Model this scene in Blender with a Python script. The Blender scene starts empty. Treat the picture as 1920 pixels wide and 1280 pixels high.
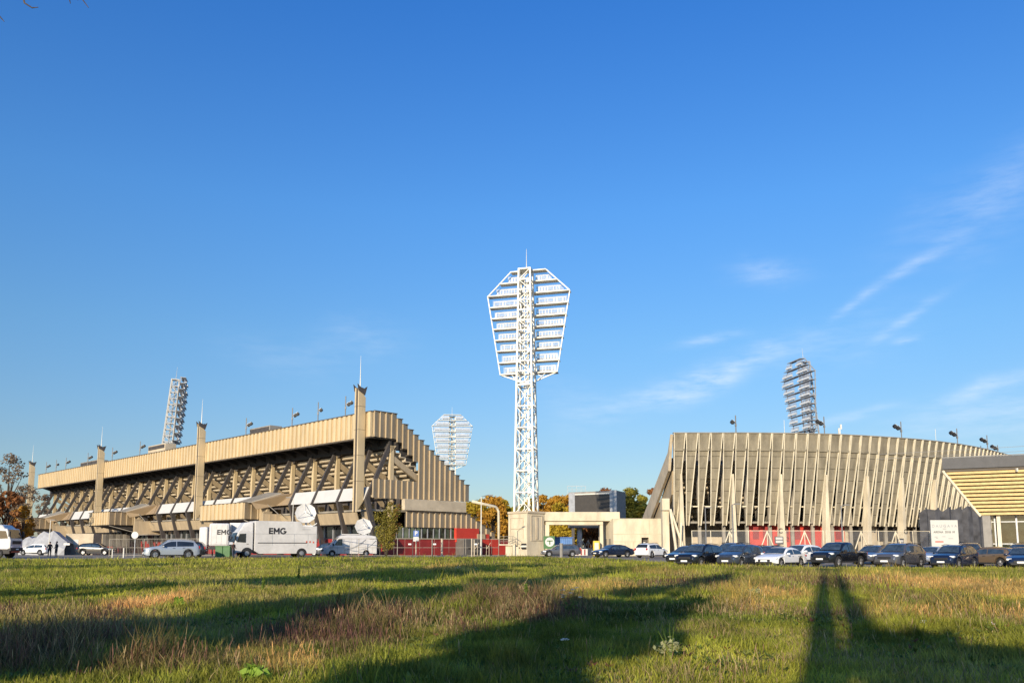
import bpy, bmesh, math, random
import numpy as np
from mathutils import Vector, Matrix
random.seed(7); RN = np.random.RandomState(11)
S = bpy.context.scene
COL = S.collection
R = math.radians
PI = math.pi
# ------------------------------------------------------------------ camera
F = 1540.0; CX, CY = 960.0, 836.0; TILT = math.atan(190/1540.0); HC = 1.4
ct, st = math.cos(TILT), math.sin(TILT)
cam = bpy.data.cameras.new('camera'); camo = bpy.data.objects.new('camera', cam); COL.objects.link(camo)
camo.location = (0, 0, HC); camo.rotation_euler = (PI/2+TILT, 0, 0)
cam.sensor_fit = 'HORIZONTAL'; cam.sensor_width = 36; cam.lens = F/1920*36; cam.shift_y = (CY-640)/1920
cam.clip_start = .1; cam.clip_end = 6000
S.camera = camo
# ------------------------------------------------------------------ sun, sky, exposure
SUN_AZ = R(20.6)      # light travels towards +Y turned this much to +X
SUN_EL = R(17.0)
sd = bpy.data.lights.new('sun', 'SUN'); sd.energy = 4.6; sd.angle = R(.55); sd.color = (1, .86, .66)
so = bpy.data.objects.new('sun', sd); COL.objects.link(so)
to_sun = Vector((-math.sin(SUN_AZ)*math.cos(SUN_EL), -math.cos(SUN_AZ)*math.cos(SUN_EL), math.sin(SUN_EL)))
so.rotation_euler = to_sun.to_track_quat('Z', 'Y').to_euler(); so.location = (0, -20, 60)
S.view_settings.view_transform = 'Standard'; S.view_settings.look = 'None'
S.view_settings.exposure = 0.4; S.view_settings.gamma = 1
wd = bpy.data.worlds.new('World'); S.world = wd; wd.use_nodes = True
nt = wd.node_tree; N = nt.nodes; L = nt.links; N.clear()
def nn(t, **k):
    n = N.new(t)
    for a, b in k.items(): setattr(n, a, b)
    return n
out = nn('ShaderNodeOutputWorld'); bg = nn('ShaderNodeBackground'); bg.inputs[1].default_value = .15*1.2
sky = nn('ShaderNodeTexSky', sky_type='NISHITA'); sky.sun_disc = False
sky.sun_elevation = SUN_EL; sky.sun_rotation = math.atan2(to_sun.x, to_sun.y)
sky.altitude = 10; sky.air_density = 1.0; sky.dust_density = .6; sky.ozone_density = 3.0
hs = nn('ShaderNodeHueSaturation'); hs.inputs['Saturation'].default_value = 1.0; hs.inputs['Value'].default_value = 1.0
L.new(sky.outputs[0], hs.inputs['Color'])
tc = nn('ShaderNodeTexCoord'); sx = nn('ShaderNodeSeparateXYZ'); L.new(tc.outputs['Generated'], sx.inputs[0])
def mth(op, a, b=None, c=None, clamp=False):
    n = nn('ShaderNodeMath', operation=op); n.use_clamp = clamp
    for i, v in enumerate((a, b, c)):
        if v is None: continue
        if isinstance(v, (int, float)): n.inputs[i].default_value = v
        else: L.new(v, n.inputs[i])
    return n.outputs[0]
# plan position of a cloud layer at height 1: x/z, y/z
zc = mth('MAXIMUM', sx.outputs[2], .03)
az = mth('ARCTAN2', sx.outputs[0], sx.outputs[1]); el = mth('ARCSINE', sx.outputs[2])
def sky_angles(px, py):
    v = (CY-py)/F; u = (px-CX)/F
    d = Vector((u, ct-v*st, st+v*ct)).normalized()
    return math.atan2(d.x, d.y), math.asin(d.z)
# each wisp: centre px, half length, half thickness (rad), slope angle, strength
wisps = [(1320,712,.115,.016,18,.85),(1440,512,.040,.014,-4,.45),(1690,512,.045,.007,26,.55),(1600,572,.026,.005,28,.5),
         (1330,637,.038,.006,6,.55),(1860,375,.10,.035,20,.30),(1590,780,.055,.006,10,.5),(1700,638,.014,.004,5,.7),(1870,720,.07,.010,18,.5),
         (1850,790,.10,.026,6,.45),(680,640,.06,.03,10,.22),(1080,770,.06,.03,-20,.20),(1560,650,.10,.03,10,.16),(510,660,.06,.02,-5,.14),(1700,600,.05,.006,30,.4)]
cmb = nn('ShaderNodeCombineXYZ'); L.new(az, cmb.inputs[0]); L.new(el, cmb.inputs[1])
noi = nn('ShaderNodeTexNoise'); noi.inputs['Scale'].default_value = 36; noi.inputs['Detail'].default_value = 9; noi.inputs['Roughness'].default_value = .62
mp = nn('ShaderNodeMapping'); mp.inputs['Rotation'].default_value = (0, 0, R(-22)); mp.inputs['Scale'].default_value = (.55, 2.4, 1)
L.new(cmb.outputs[0], mp.inputs[0]); L.new(mp.outputs[0], noi.inputs['Vector'])
no2 = nn('ShaderNodeTexNoise'); no2.inputs['Scale'].default_value = 9; no2.inputs['Detail'].default_value = 4
L.new(cmb.outputs[0], no2.inputs['Vector'])
warp = mth('MULTIPLY', mth('SUBTRACT', no2.outputs[0], .5), .10)
tot = None
for (px, py, a, b, ang, k) in wisps:
    A0, E0 = sky_angles(px, py); ca, sa = math.cos(R(ang)), math.sin(R(ang))
    dx = mth('SUBTRACT', az, A0); dy = mth('ADD', mth('SUBTRACT', el, E0), mth('MULTIPLY', warp, min(1, b*30)))
    p = mth('ADD', mth('MULTIPLY', dx, ca/a), mth('MULTIPLY', dy, sa/a))
    q = mth('ADD', mth('MULTIPLY', dx, -sa/b), mth('MULTIPLY', dy, ca/b))
    r2 = mth('ADD', mth('MULTIPLY', p, p), mth('MULTIPLY', q, q))
    e = mth('MULTIPLY', mth('EXPONENT', mth('MULTIPLY', r2, -1.3)), k)
    tot = e if tot is None else mth('ADD', tot, e)
tex = mth('MULTIPLY', mth('SUBTRACT', noi.outputs[0], .33), 2.6, clamp=True)
msk = mth('MULTIPLY', tot, mth('ADD', mth('MULTIPLY', tex, .85), .1), clamp=True)
grd = nn('ShaderNodeValToRGB'); L.new(sx.outputs[2], grd.inputs[0]); rmp = grd.color_ramp
for i, (ps_, c_) in enumerate(((0, (.74, .72, .86)), (.11, (.70, .76, .94)), (.245, (1.0, 1.08, 1.2)), (.387, (1.03, 1.25, 1.55)), (.58, (.75, 1.17, 1.63)), (1, (.7, 1.1, 1.6)))):
    e_ = rmp.elements[i] if i < 2 else rmp.elements.new(ps_)
    e_.position = ps_
for e_, c_ in zip(rmp.elements, ((.76, .76, .80), (.73, .80, .88), (.70, .98, 1.14), (.60, 1.08, 1.46), (.37, .97, 1.64), (.34, .9, 1.6))): e_.color = (*[v/1.7*1.0 for v in c_], 1)
mul = nn('ShaderNodeMix', data_type='RGBA', blend_type='MULTIPLY'); mul.inputs[0].default_value = 1; L.new(hs.outputs[0], mul.inputs[6]); L.new(grd.outputs[0], mul.inputs[7])
hs = mul; hs_out = mul.outputs[2]
mx = nn('ShaderNodeMix', data_type='RGBA'); L.new(mth('MULTIPLY', msk, .75), mx.inputs[0])
L.new(hs_out, mx.inputs[6]); mx.inputs[7].default_value = (3.8, 4.2, 4.7, 1)
L.new(mx.outputs[2], bg.inputs[0]); L.new(bg.outputs[0], out.inputs[0])

# ------------------------------------------------------------------ measuring helpers
def X(px, Y, z=HC): return (px-CX)/F*(Y*ct+(z-HC)*st)
def Z(py, Y):
    v = (CY-py)/F; return HC+Y*(st+v*ct)/(ct-v*st)
def proj(x, y, z):
    d = y*ct+(z-HC)*st; v = (-y*st+(z-HC)*ct)/d; return CX+F*x/d, CY-F*v
def ss(a, b, x):
    t = np.clip((x-a)/(b-a), 0, 1); return t*t*(3-2*t)
def gz(Y): return float(.3*ss(58, 84, Y))     # the plaza lies a little above the car park

# ------------------------------------------------------------------ materials
MAT = {}
def mat(name, col, rough=.7, metal=0, var=.12, scale=1.5, bump=0, bscale=20, spec=.5, emit=None, alpha=None, col2=None, stretch=None, coat=0):
    m = bpy.data.materials.new(name); m.use_nodes = True; t = m.node_tree
    b = t.nodes['Principled BSDF']; b.inputs['Roughness'].default_value = rough; b.inputs['Metallic'].default_value = metal
    b.inputs['Specular IOR Level'].default_value = spec; b.inputs['Coat Weight'].default_value = coat
    tcn = t.nodes.new('ShaderNodeTexCoord'); nz = t.nodes.new('ShaderNodeTexNoise'); nz.inputs['Scale'].default_value = scale; nz.inputs['Detail'].default_value = 6; nz.inputs['Roughness'].default_value = .6
    if stretch:
        mpn = t.nodes.new('ShaderNodeMapping'); mpn.inputs['Scale'].default_value = stretch; t.links.new(tcn.outputs['Object'], mpn.inputs[0]); t.links.new(mpn.outputs[0], nz.inputs['Vector'])
    else: t.links.new(tcn.outputs['Object'], nz.inputs['Vector'])
    cr = t.nodes.new('ShaderNodeValToRGB'); cr.color_ramp.elements[0].position = .3; cr.color_ramp.elements[1].position = .7
    c2 = col2 or tuple(c*(1-var*2) for c in col)
    cr.color_ramp.elements[0].color = (*c2, 1); cr.color_ramp.elements[1].color = (*[min(1, c*(1+var*.5)) for c in col], 1)
    t.links.new(nz.outputs[0], cr.inputs[0]); t.links.new(cr.outputs[0], b.inputs['Base Color'])
    if bump:
        n3 = t.nodes.new('ShaderNodeTexNoise'); n3.inputs['Scale'].default_value = bscale; n3.inputs['Detail'].default_value = 5; t.links.new(tcn.outputs['Object'], n3.inputs['Vector'])
        bp = t.nodes.new('ShaderNodeBump'); bp.inputs['Strength'].default_value = bump; bp.inputs['Distance'].default_value = .05
        t.links.new(n3.outputs[0], bp.inputs['Height']); t.links.new(bp.outputs[0], b.inputs['Normal'])
    if emit: b.inputs['Emission Color'].default_value = (*emit, 1); b.inputs['Emission Strength'].default_value = 1
    if alpha is not None:
        tr = t.nodes.new('ShaderNodeBsdfTransparent'); ms = t.nodes.new('ShaderNodeMixShader'); ms.inputs[0].default_value = alpha
        t.links.new(tr.outputs[0], ms.inputs[1]); t.links.new(b.outputs[0], ms.inputs[2]); t.links.new(ms.outputs[0], t.nodes['Material Output'].inputs[0])
    MAT[name] = m; return m
mat('cream_metal', (.60, .47, .28), .55, var=.10, scale=.8, stretch=(1, 1, .25))
mat('tan_metal', (.44, .345, .22), .6, var=.14, scale=.9, stretch=(1, 1, .2))
mat('brown_metal', (.29, .21, .125), .65, var=.1, scale=.3)
mat('coping', (.10, .08, .06), .7)
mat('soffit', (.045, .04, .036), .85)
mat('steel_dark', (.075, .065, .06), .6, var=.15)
mat('conc_cream', (.55, .46, .33), .9, var=.14, scale=.6, bump=.3, bscale=8)
mat('conc_grey', (.30, .27, .22), .9, var=.2, scale=.5, bump=.3, bscale=8)
mat('conc_light', (.66, .57, .41), .88, var=.17, scale=.8, bump=.3, bscale=6, stretch=(1, 1, .35))
mat('white_panel', (.57, .555, .52), .5, var=.05, scale=.5)
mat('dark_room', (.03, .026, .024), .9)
mat('glass_dark', (.03, .035, .04), .08, spec=.9, var=.3, scale=.6)
mat('glass_green', (.10, .14, .09), .10, spec=.8, var=.5, scale=.5)
mat('red_wall', (.30, .028, .026), .6, var=.15, scale=.8)
mat('red_bright', (.55, .05, .03), .5, var=.1, scale=.5)
mat('clad', (.29, .25, .175), .85, var=.22, scale=1.1, alpha=.92, bump=.5, bscale=3, stretch=(1, 1, .3))
mat('fin', (.74, .66, .49), .75, var=.12, scale=.8)
mat('white_paint', (.70, .67, .58), .45, var=.08, scale=1)
mat('galv', (.42, .43, .44), .5, metal=.3, var=.12)
mat('mesh_rail', (.60, .64, .72), .6, var=.2, alpha=.42)
mat('pale_steel', (.50, .49, .46), .5, var=.15, scale=2)
mat('container_grey', (.13, .12, .105), .6)
mat('lamp_glass', (.75, .75, .72), .2, spec=.8)
mat('black', (.018, .018, .02), .6)
mat('rubber', (.02, .02, .02), .9)
mat('rim', (.45, .45, .46), .35, metal=.7)
mat('grey_pole', (.20, .20, .20), .6, metal=.2)
mat('wood', (.80, .58, .27), .55, var=.14, scale=2, stretch=(.2, 3, 3))
mat('fascia', (.065, .065, .07), .6)
mat('screen', (.055, .048, .04), .5)
mat('frame_grey', (.30, .28, .25), .9, spec=.1)
mat('banner', (.56, .55, .50), .6, var=.03)
mat('ink_grey', (.32, .33, .35), .7); mat('ink_dark', (.03, .03, .035), .6); mat('ink_red', (.6, .12, .08), .6)
mat('sign_blue', (.04, .13, .42), .5)
mat('tarp', (.36, .365, .38), .6, var=.15, scale=1.5, bump=.5, bscale=2)
mat('truck_white', (.62, .60, .57), .32, var=.09, scale=1.2, coat=.3)
mat('green_bin', (.06, .16, .05), .6)
mat('blue_plastic', (.10, .24, .55), .5)
mat('yellow', (.75, .55, .05), .5)
mat('bark', (.10, .075, .05), .95, var=.3, scale=4, bump=.8)
mat('window', (.02, .025, .03), .06, spec=.9, var=.2)
mat('window_blue', (.05, .075, .10), .05, spec=1, var=.3, scale=3)
mat('head_lens', (.85, .85, .82), .12, spec=1)
mat('tail_lens', (.4, .02, .02), .2)
mat('plate', (.85, .85, .82), .5)
mat('skin', (.45, .27, .19), .6); mat('cloth_dark', (.045, .035, .032), .9); mat('cloth_brown', (.09, .05, .04), .9); mat('shoe_white', (.75, .75, .75), .7); mat('cloth_blue', (.05, .06, .09), .9)
for n, c in dict(p_black=(.012, .013, .016), p_blue=(.012, .02, .04), p_slate=(.05, .06, .075), p_white=(.80, .80, .79), p_silver=(.36, .40, .45), p_grey=(.10, .10, .11), p_brown=(.17, .12, .075), p_navy=(.014, .022, .05), p_wine=(.10, .07, .075)).items():
    mat(n, c, .25, metal=.3 if n not in ('p_white',) else 0, var=.03, coat=.8)

# ------------------------------------------------------------------ mesh builder
class MB:
    def __init__(s): s.v = []; s.f = []
    def add(s, vs, fs):
        o = len(s.v); s.v += [tuple(v) for v in vs]; s.f += [tuple(i+o for i in f) for f in fs]; return s
    def box(s, c, d, rz=0, M=None):
        hx, hy, hz = d[0]/2, d[1]/2, d[2]/2; cz, sz = math.cos(rz), math.sin(rz); vs = []
        for z in (-hz, hz):
            for x, y in ((-hx, -hy), (hx, -hy), (hx, hy), (-hx, hy)):
                vs.append((c[0]+x*cz-y*sz, c[1]+x*sz+y*cz, c[2]+z))
        if M: vs = [M @ Vector(v) for v in vs]
        return s.add(vs, [(0, 3, 2, 1), (4, 5, 6, 7), (0, 1, 5, 4), (1, 2, 6, 5), (2, 3, 7, 6), (3, 0, 4, 7)])
    def hexa(s, b, t): # 4 bottom, 4 top corners
        return s.add(list(b)+list(t), [(0, 3, 2, 1), (4, 5, 6, 7), (0, 1, 5, 4), (1, 2, 6, 5), (2, 3, 7, 6), (3, 0, 4, 7)])
    def beam(s, a, b, w, h=None, up=(0, 0, 1)):
        a = Vector(a); b = Vector(b); h = h or w; d = (b-a).normalized(); u = Vector(up)
        if abs(d.dot(u)) > .98: u = Vector((0, 1, 0)) if abs(d.y) < .9 else Vector((1, 0, 0))
        r = d.cross(u).normalized(); q = r.cross(d).normalized(); vs = []
        for p in (a, b):
            for i, j in ((-1, -1), (1, -1), (1, 1), (-1, 1)): vs.append(p+r*(i*w/2)+q*(j*h/2))
        return s.add(vs, [(0, 3, 2, 1), (4, 5, 6, 7), (0, 1, 5, 4), (1, 2, 6, 5), (2, 3, 7, 6), (3, 0, 4, 7)])
    def tube(s, pts, rad, n=8, cap=True):
        pts = [Vector(p) for p in pts]; rs = rad if isinstance(rad, (list, tuple)) else [rad]*len(pts); o = len(s.v); ref = Vector((.31, .2, .93))
        for i, p in enumerate(pts):
            d = (pts[min(i+1, len(pts)-1)]-pts[max(i-1, 0)]).normalized()
            r = d.cross(ref)
            if r.length < .1: r = d.cross(Vector((1, 0, 0)))
            r.normalize(); q = r.cross(d)
            for k in range(n):
                a = 2*PI*k/n; s.v.append(tuple(p+(r*math.cos(a)+q*math.sin(a))*rs[i]))
        for i in range(len(pts)-1):
            for k in range(n): s.f.append((o+i*n+k, o+i*n+(k+1) % n, o+(i+1)*n+(k+1) % n, o+(i+1)*n+k))
        if cap: s.f.append(tuple(o+k for k in range(n))[::-1]); s.f.append(tuple(o+(len(pts)-1)*n+k for k in range(n)))
        return s
    def prism(s, poly, a, b): # poly: list of points; extrude from offset vector a to b
        n = len(poly); a = Vector(a); b = Vector(b); vs = [Vector(p)+a for p in poly]+[Vector(p)+b for p in poly]
        return s.add(vs, [tuple(range(n))[::-1], tuple(range(n, 2*n))]+[(i, (i+1) % n, n+(i+1) % n, n+i) for i in range(n)])
    def quad(s, a, b, c, d): return s.add([a, b, c, d], [(0, 1, 2, 3)])
    def grid(s, rows):
        o = len(s.v); m = len(rows[0])
        for r in rows: s.v += [tuple(p) for p in r]
        for i in range(len(rows)-1):
            for j in range(m-1): s.f.append((o+i*m+j, o+i*m+j+1, o+(i+1)*m+j+1, o+(i+1)*m+j))
        return s
    def build(s, name, m, parent=None, smooth=False, bevel=0, fixn=False, world=False):
        me = bpy.data.meshes.new(name); me.from_pydata(s.v, [], s.f)
        if fixn:
            bm = bmesh.new(); bm.from_mesh(me); bmesh.ops.recalc_face_normals(bm, faces=bm.faces); bm.to_mesh(me); bm.free()
        me.materials.append(MAT[m] if isinstance(m, str) else m)
        o = bpy.data.objects.new(name, me); COL.objects.link(o)
        if smooth: me.shade_smooth()
        if bevel:
            bv = o.modifiers.new('bevel', 'BEVEL'); bv.width = bevel; bv.segments = 2; bv.limit_method = 'ANGLE'; bv.angle_limit = R(35)
        if parent is not None: o.parent = parent
        return o
def tag(o, label, cat, group=None):
    o['label'] = label; o['category'] = cat
    if group: o['group'] = group
    return o
def thing(name, label, cat, loc=(0, 0, 0), rz=0, group=None):
    o = bpy.data.objects.new(name, None); COL.objects.link(o); o.location = loc; o.rotation_euler = (0, 0, rz); o.empty_display_size = .5
    return tag(o, label, cat, group)
def struct(o, kind='structure'): o['kind'] = kind; return o
def kids(o): return [c for c in bpy.data.objects if c.parent == o]
def dup(root, loc, rz, label, group=None, repl=None):
    mp_ = {}
    def rec(o, par):
        c = o.copy(); COL.objects.link(c)
        if par is not None: c.parent = par
        for ch in KIDS.get(o.name, []): rec(ch, c)
        return c
    global KIDS
    KIDS = {}
    for o in bpy.data.objects:
        if o.parent: KIDS.setdefault(o.parent.name, []).append(o)
    r = rec(root, None); r.location = loc
    r.rotation_euler = (root.rotation_euler[0], root.rotation_euler[1], rz); r['label'] = label
    if group: r['group'] = group
    return r
def text(name, body, size, m, parent, M, ext=.01, sx=1, bold=0):
    cu = bpy.data.curves.new(name, 'FONT'); cu.body = body; cu.size = size; cu.extrude = ext; cu.align_x = 'CENTER'; cu.align_y = 'CENTER'; cu.offset = bold
    o = bpy.data.objects.new(name, cu); COL.objects.link(o)
    bpy.context.view_layer.update()
    me = bpy.data.meshes.new_from_object(o.evaluated_get(bpy.context.evaluated_depsgraph_get()))
    bpy.data.objects.remove(o); me.transform(M @ Matrix.Diagonal((sx, 1, 1, 1))); me.materials.clear(); me.materials.append(MAT[m])
    o = bpy.data.objects.new(name, me); COL.objects.link(o); o.parent = parent; return o
# text frame: origin, right vector, up vector
def frameM(o, r, u):
    r = Vector(r).normalized(); u = Vector(u).normalized(); n = r.cross(u)
    return Matrix(((r.x, u.x, n.x, o[0]), (r.y, u.y, n.y, o[1]), (r.z, u.z, n.z, o[2]), (0, 0, 0, 1)))

# ------------------------------------------------------------------ ground, field, grass
edge_pts = np.array([(-200, 74), (-80, 74), (-50, 76), (-30, 80), (-12, 86), (2, 86), (9, 80), (13.5, 64), (22, 55.5), (40, 52.5), (60, 50), (200, 44)], float)
def edgeY(x): return np.interp(x, edge_pts[:, 0], edge_pts[:, 1])+.45*np.sin(x*.9)+.35*np.sin(x*2.3+1)+.2*np.sin(x*5.1)
def bump(x, y):
    w = np.clip((edgeY(x)-y)/6, 0, 1)
    return w*(.07+.07*np.sin(x*.31+y*.17)*np.cos(y*.23-x*.11)+.04*np.sin(x*.9+1.3)*np.sin(y*.7))
def fz(x, y): return .3*ss(58, 84, y)+.03+bump(x, y)
def vnoise(x, y, s, seed):
    r = np.random.RandomState(seed); G = r.rand(128, 128)
    xx = (x/s) % 128; yy = (y/s) % 128; i = np.floor(xx).astype(int) % 128; j = np.floor(yy).astype(int) % 128; fx = xx-np.floor(xx); fy = yy-np.floor(yy)
    fx = fx*fx*(3-2*fx); fy = fy*fy*(3-2*fy); i1 = (i+1) % 128; j1 = (j+1) % 128
    return (G[i, j]*(1-fx)*(1-fy)+G[i1, j]*fx*(1-fy)+G[i, j1]*(1-fx)*fy+G[i1, j1]*fx*fy)
# patches: px, py, half width px, half height px -> world ellipses; kind 0 red-brown stalks, 1 straw
PATCH = [(60, 1240, 220, 42, 0, 1), (330, 1262, 140, 18, 0, .8), (660, 1180, 140, 30, 0, .8), (700, 1205, 70, 26, 0, .6), (980, 1140, 140, 20, 0, .95), (285, 1142, 62, 13, 1, 1.5), (200, 1165, 60, 8, 0, .5),
         (1800, 1100, 160, 20, 1, .75), (1330, 1105, 120, 14, 0, .5), (1700, 1125, 90, 14, 0, .5), (1120, 1105, 90, 12, 1, .6), (1420, 1125, 70, 12, 1, .7), (1560, 1095, 120, 9, 0, .6), (850, 1068, 60, 5, 1, .7), (1700, 1082, 90, 5, 1, .6),
         (1620, 1165, 60, 14, 1, .4), (1850, 1165, 90, 25, 1, .5), (500, 1240, 120, 16, 1, .4), (1240, 1078, 60, 6, 1, .5), (1850, 1115, 110, 22, 1, 1.0), (1380, 1150, 60, 10, 1, .6), (560, 1262, 60, 12, 1, .7), (1690, 1165, 60, 12, 1, .7), (870, 1185, 60, 12, 0, .6), (50, 1160, 90, 10, 0, .4), (1450, 1075, 60, 5, 0, .35)]
def ground_xy(px, py):
    Y = HC*F/(py-1026.0); return (px-CX)/F*Y, Y
def patch_w(x, y):
    w = np.zeros((2,)+x.shape)
    nzs = vnoise(x, y, .9, 3)+.5*vnoise(x, y, .35, 4)-.75
    for px, py, hx, hy, k, s_ in PATCH:
        cx_, cy_ = ground_xy(px, py); yb = ground_xy(px, py-hy)[1]-cy_; rx = hx/F*cy_
        d = ((x-cx_)/rx)**2+((y-cy_)/max(yb, .5))**2
        w[k] = np.maximum(w[k], np.clip(1.25-d+nzs*1.3, 0, 1)*s_)
    return w
def field_col(x, y, jit=True):
    n1 = vnoise(x, y, 3.2, 1); n2 = vnoise(x, y, 1.1, 2); n3 = vnoise(x, y, 7.5, 5); n4 = vnoise(x, y*.5, .6, 8)
    dark = np.array([.10, .13, .018]); lite = np.array([.38, .375, .045]); straw = np.array([.40, .30, .11]); red = np.array([.20, .105, .070]); pink = np.array([.34, .20, .12])
    a = np.clip((n1*.5+n2*.3+n3*.3+n4*.2)*1.7-.55, 0, 1)[:, None]
    c = dark*(1-a)+lite*a
    b = np.clip((n3*.5+vnoise(x, y, 1.8, 6)*.7)*2.6-1.85, 0, 1)[:, None]*.65; c = c*(1-b)+straw*b
    w = patch_w(x, y)
    r_ = RN.rand(len(x)) if jit else vnoise(x, y, .25, 9)
    rp = np.where(r_[:, None] < .35, red, np.where(r_[:, None] < .5, pink, np.array([.10, .085, .035])))
    c = c*(1-w[0][:, None]*.9)+rp*w[0][:, None]*.9
    sp = np.where(r_[:, None] < .6, np.array([.70, .40, .13]), straw)
    c = c*(1-w[1][:, None]*.8)+sp*w[1][:, None]*.8
    return c, w
def vcol_mat(name, rough=.8, trans=0):
    m = bpy.data.materials.new(name); m.use_nodes = True; t = m.node_tree; b = t.nodes['Principled BSDF']; b.inputs['Roughness'].default_value = rough; b.inputs['Specular IOR Level'].default_value = .25
    at = t.nodes.new('ShaderNodeAttribute'); at.attribute_name = 'Col'; t.links.new(at.outputs['Color'], b.inputs['Base Color'])
    if trans:
        tl = t.nodes.new('ShaderNodeBsdfTranslucent'); t.links.new(at.outputs['Color'], tl.inputs[0]); ms = t.nodes.new('ShaderNodeMixShader'); ms.inputs[0].default_value = trans
        t.links.new(b.outputs[0], ms.inputs[1]); t.links.new(tl.outputs[0], ms.inputs[2]); t.links.new(ms.outputs[0], t.nodes['Material Output'].inputs[0])
    MAT[name] = m; return m
vcol_mat('soil_grass', .95); vcol_mat('blade', .6, .35)
def np_mesh(name, co, faces_flat, nper, col, m, kind=None, smooth=False):
    me = bpy.data.meshes.new(name); me.vertices.add(len(co)); me.vertices.foreach_set('co', co.astype(np.float32).ravel())
    nf = len(nper); me.loops.add(len(faces_flat)); me.loops.foreach_set('vertex_index', faces_flat.astype(np.int32))
    me.polygons.add(nf); stt = np.concatenate([[0], np.cumsum(nper)[:-1]]); me.polygons.foreach_set('loop_start', stt.astype(np.int32)); me.polygons.foreach_set('loop_total', nper.astype(np.int32))
    me.update(calc_edges=True)
    if col is not None:
        ca = me.color_attributes.new('Col', 'FLOAT_COLOR', 'POINT'); cc = np.ones((len(co), 4), np.float32); cc[:, :3] = col; ca.data.foreach_set('color', cc.ravel())
    me.materials.append(MAT[m]); o = bpy.data.objects.new(name, me); COL.objects.link(o)
    if smooth: me.shade_smooth()
    return o
# asphalt sheet to the horizon
g = MB(); xs = [-3000, -400, -160, -80, 0, 80, 160, 400, 3000]; ys = [-3000, -400, -60, 0, 40, 58, 64, 68, 72, 76, 80, 84, 90, 130, 400, 3000]
g.grid([[(x, y, gz(y)) for x in xs] for y in ys])
def asphalt(name, c1, c2):
    m = mat(name, c1, .9, col2=c2, scale=.12, bump=.4, bscale=30); return m
asphalt('asphalt', (.25, .215, .17), (.16, .14, .115))
o = g.build('ground', 'asphalt', smooth=True); struct(o)
mat('pave_light', (.42, .39, .33), .9, var=.15, scale=.4)
pv = MB(); rows = []
for y in (96.5, 98.5): rows.append([(x, y, gz(y)+.006) for x in range(-140, -25, 5)])
pv.grid(rows); struct(pv.build('pavement', 'pave_light'))
# field terrain
nx, ny = 260, 190; gx = np.linspace(-1.15, 1.15, nx); gy = np.linspace(0, 1, ny)**1.5
co = np.zeros((ny, nx, 3))
for j in range(ny):
    yy0 = -30+gy[j]*0
    xw = gx*(30+gy[j]*62); ye = edgeY(xw); yv = -6+(ye+6)*gy[j]
    co[j, :, 0] = xw; co[j, :, 1] = yv
x_ = co[:, :, 0].ravel(); y_ = co[:, :, 1].ravel(); z_ = fz(x_, y_); co = np.stack([x_, y_, z_], 1)
co[:, 2] = np.where(y_ > edgeY(x_)-.05, co[:, 2]-.05, co[:, 2])
cl, _ = field_col(x_, y_, False)
i, j = np.meshgrid(np.arange(nx-1), np.arange(ny-1)); a = (j*nx+i).ravel(); fl = np.stack([a, a+1, a+nx+1, a+nx], 1).ravel()
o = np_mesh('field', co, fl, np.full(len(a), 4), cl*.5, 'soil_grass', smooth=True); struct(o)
# grass blades
def blades(n, y0, y1, w0, h0, hv, seg, name_seed):
    r = np.random.RandomState(name_seed)
    y = np.sqrt(r.rand(n)*(y1**2-y0**2)+y0**2); x = (r.rand(n)*2-1)*(y*.82+7)
    k = y < edgeY(x)-.3*r.rand(n); x, y = x[k], y[k]
    # clumping
    cl_ = vnoise(x, y, .45, 21)*.6+vnoise(x, y, .18, 22)*.4
    k = r.rand(len(x)) < .35+1.1*cl_; x, y, cl_ = x[k], y[k], cl_[k]
    c, w = field_col(x, y); n = len(x)
    h = h0*(.45+hv*r.rand(n)**2+.5*cl_)*(1+.9*w[0]+.7*w[1])*(.45+.75*vnoise(x, y, 2.5, 33)+.5*vnoise(x, y, .7, 34))*(1+1.1*ss(.62, .8, vnoise(x, y, .8, 35))*(r.rand(n) < .6))
    wd_ = w0*(.6+.8*r.rand(n)); th = r.rand(n)*2*PI; lean = (.15+.5*r.rand(n))*h; la = r.rand(n)*2*PI
    lx, ly = np.cos(la)*lean, np.sin(la)*lean; px_, py_ = np.cos(th)*wd_/2, np.sin(th)*wd_/2; z = fz(x, y)-.01
    c = c*(.6+.75*r.rand(n))[:, None]*(.55+.75*vnoise(x, y*.6, .55, 61)+.35*(vnoise(x, y, .16, 62)-.5))[:, None]
    dr = (r.rand(n) < .04+.30*(vnoise(x, y, 1.4, 63) > .66))[:, None]; c = np.where(dr, np.array([.36, .27, .12])*(.5+.8*r.rand(n))[:, None], c)
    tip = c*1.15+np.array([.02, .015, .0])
    if seg == 1:
        V = np.stack([np.stack([x-px_, y-py_, z], 1), np.stack([x+px_, y+py_, z], 1), np.stack([x+lx, y+ly, z+h], 1)], 1).reshape(-1, 3)
        C = np.stack([c, c, tip], 1).reshape(-1, 3); b = np.arange(n)*3
        F_ = np.stack([b, b+1, b+2], 1).ravel(); return V, F_, np.full(n, 3), C
    V = np.stack([np.stack([x-px_, y-py_, z], 1), np.stack([x+px_, y+py_, z], 1),
                  np.stack([x+px_*.8+lx*.35, y+py_*.8+ly*.35, z+h*.6], 1), np.stack([x-px_*.8+lx*.35, y-py_*.8+ly*.35, z+h*.6], 1), np.stack([x+lx, y+ly, z+h], 1)], 1).reshape(-1, 3)
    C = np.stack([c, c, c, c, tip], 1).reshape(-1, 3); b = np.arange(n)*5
    F_ = np.concatenate([np.stack([b, b+1, b+2, b+3], 1).ravel(), np.stack([b+3, b+2, b+4], 1).ravel()]); return V, F_, np.concatenate([np.full(n, 4), np.full(n, 3)]), C
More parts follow.
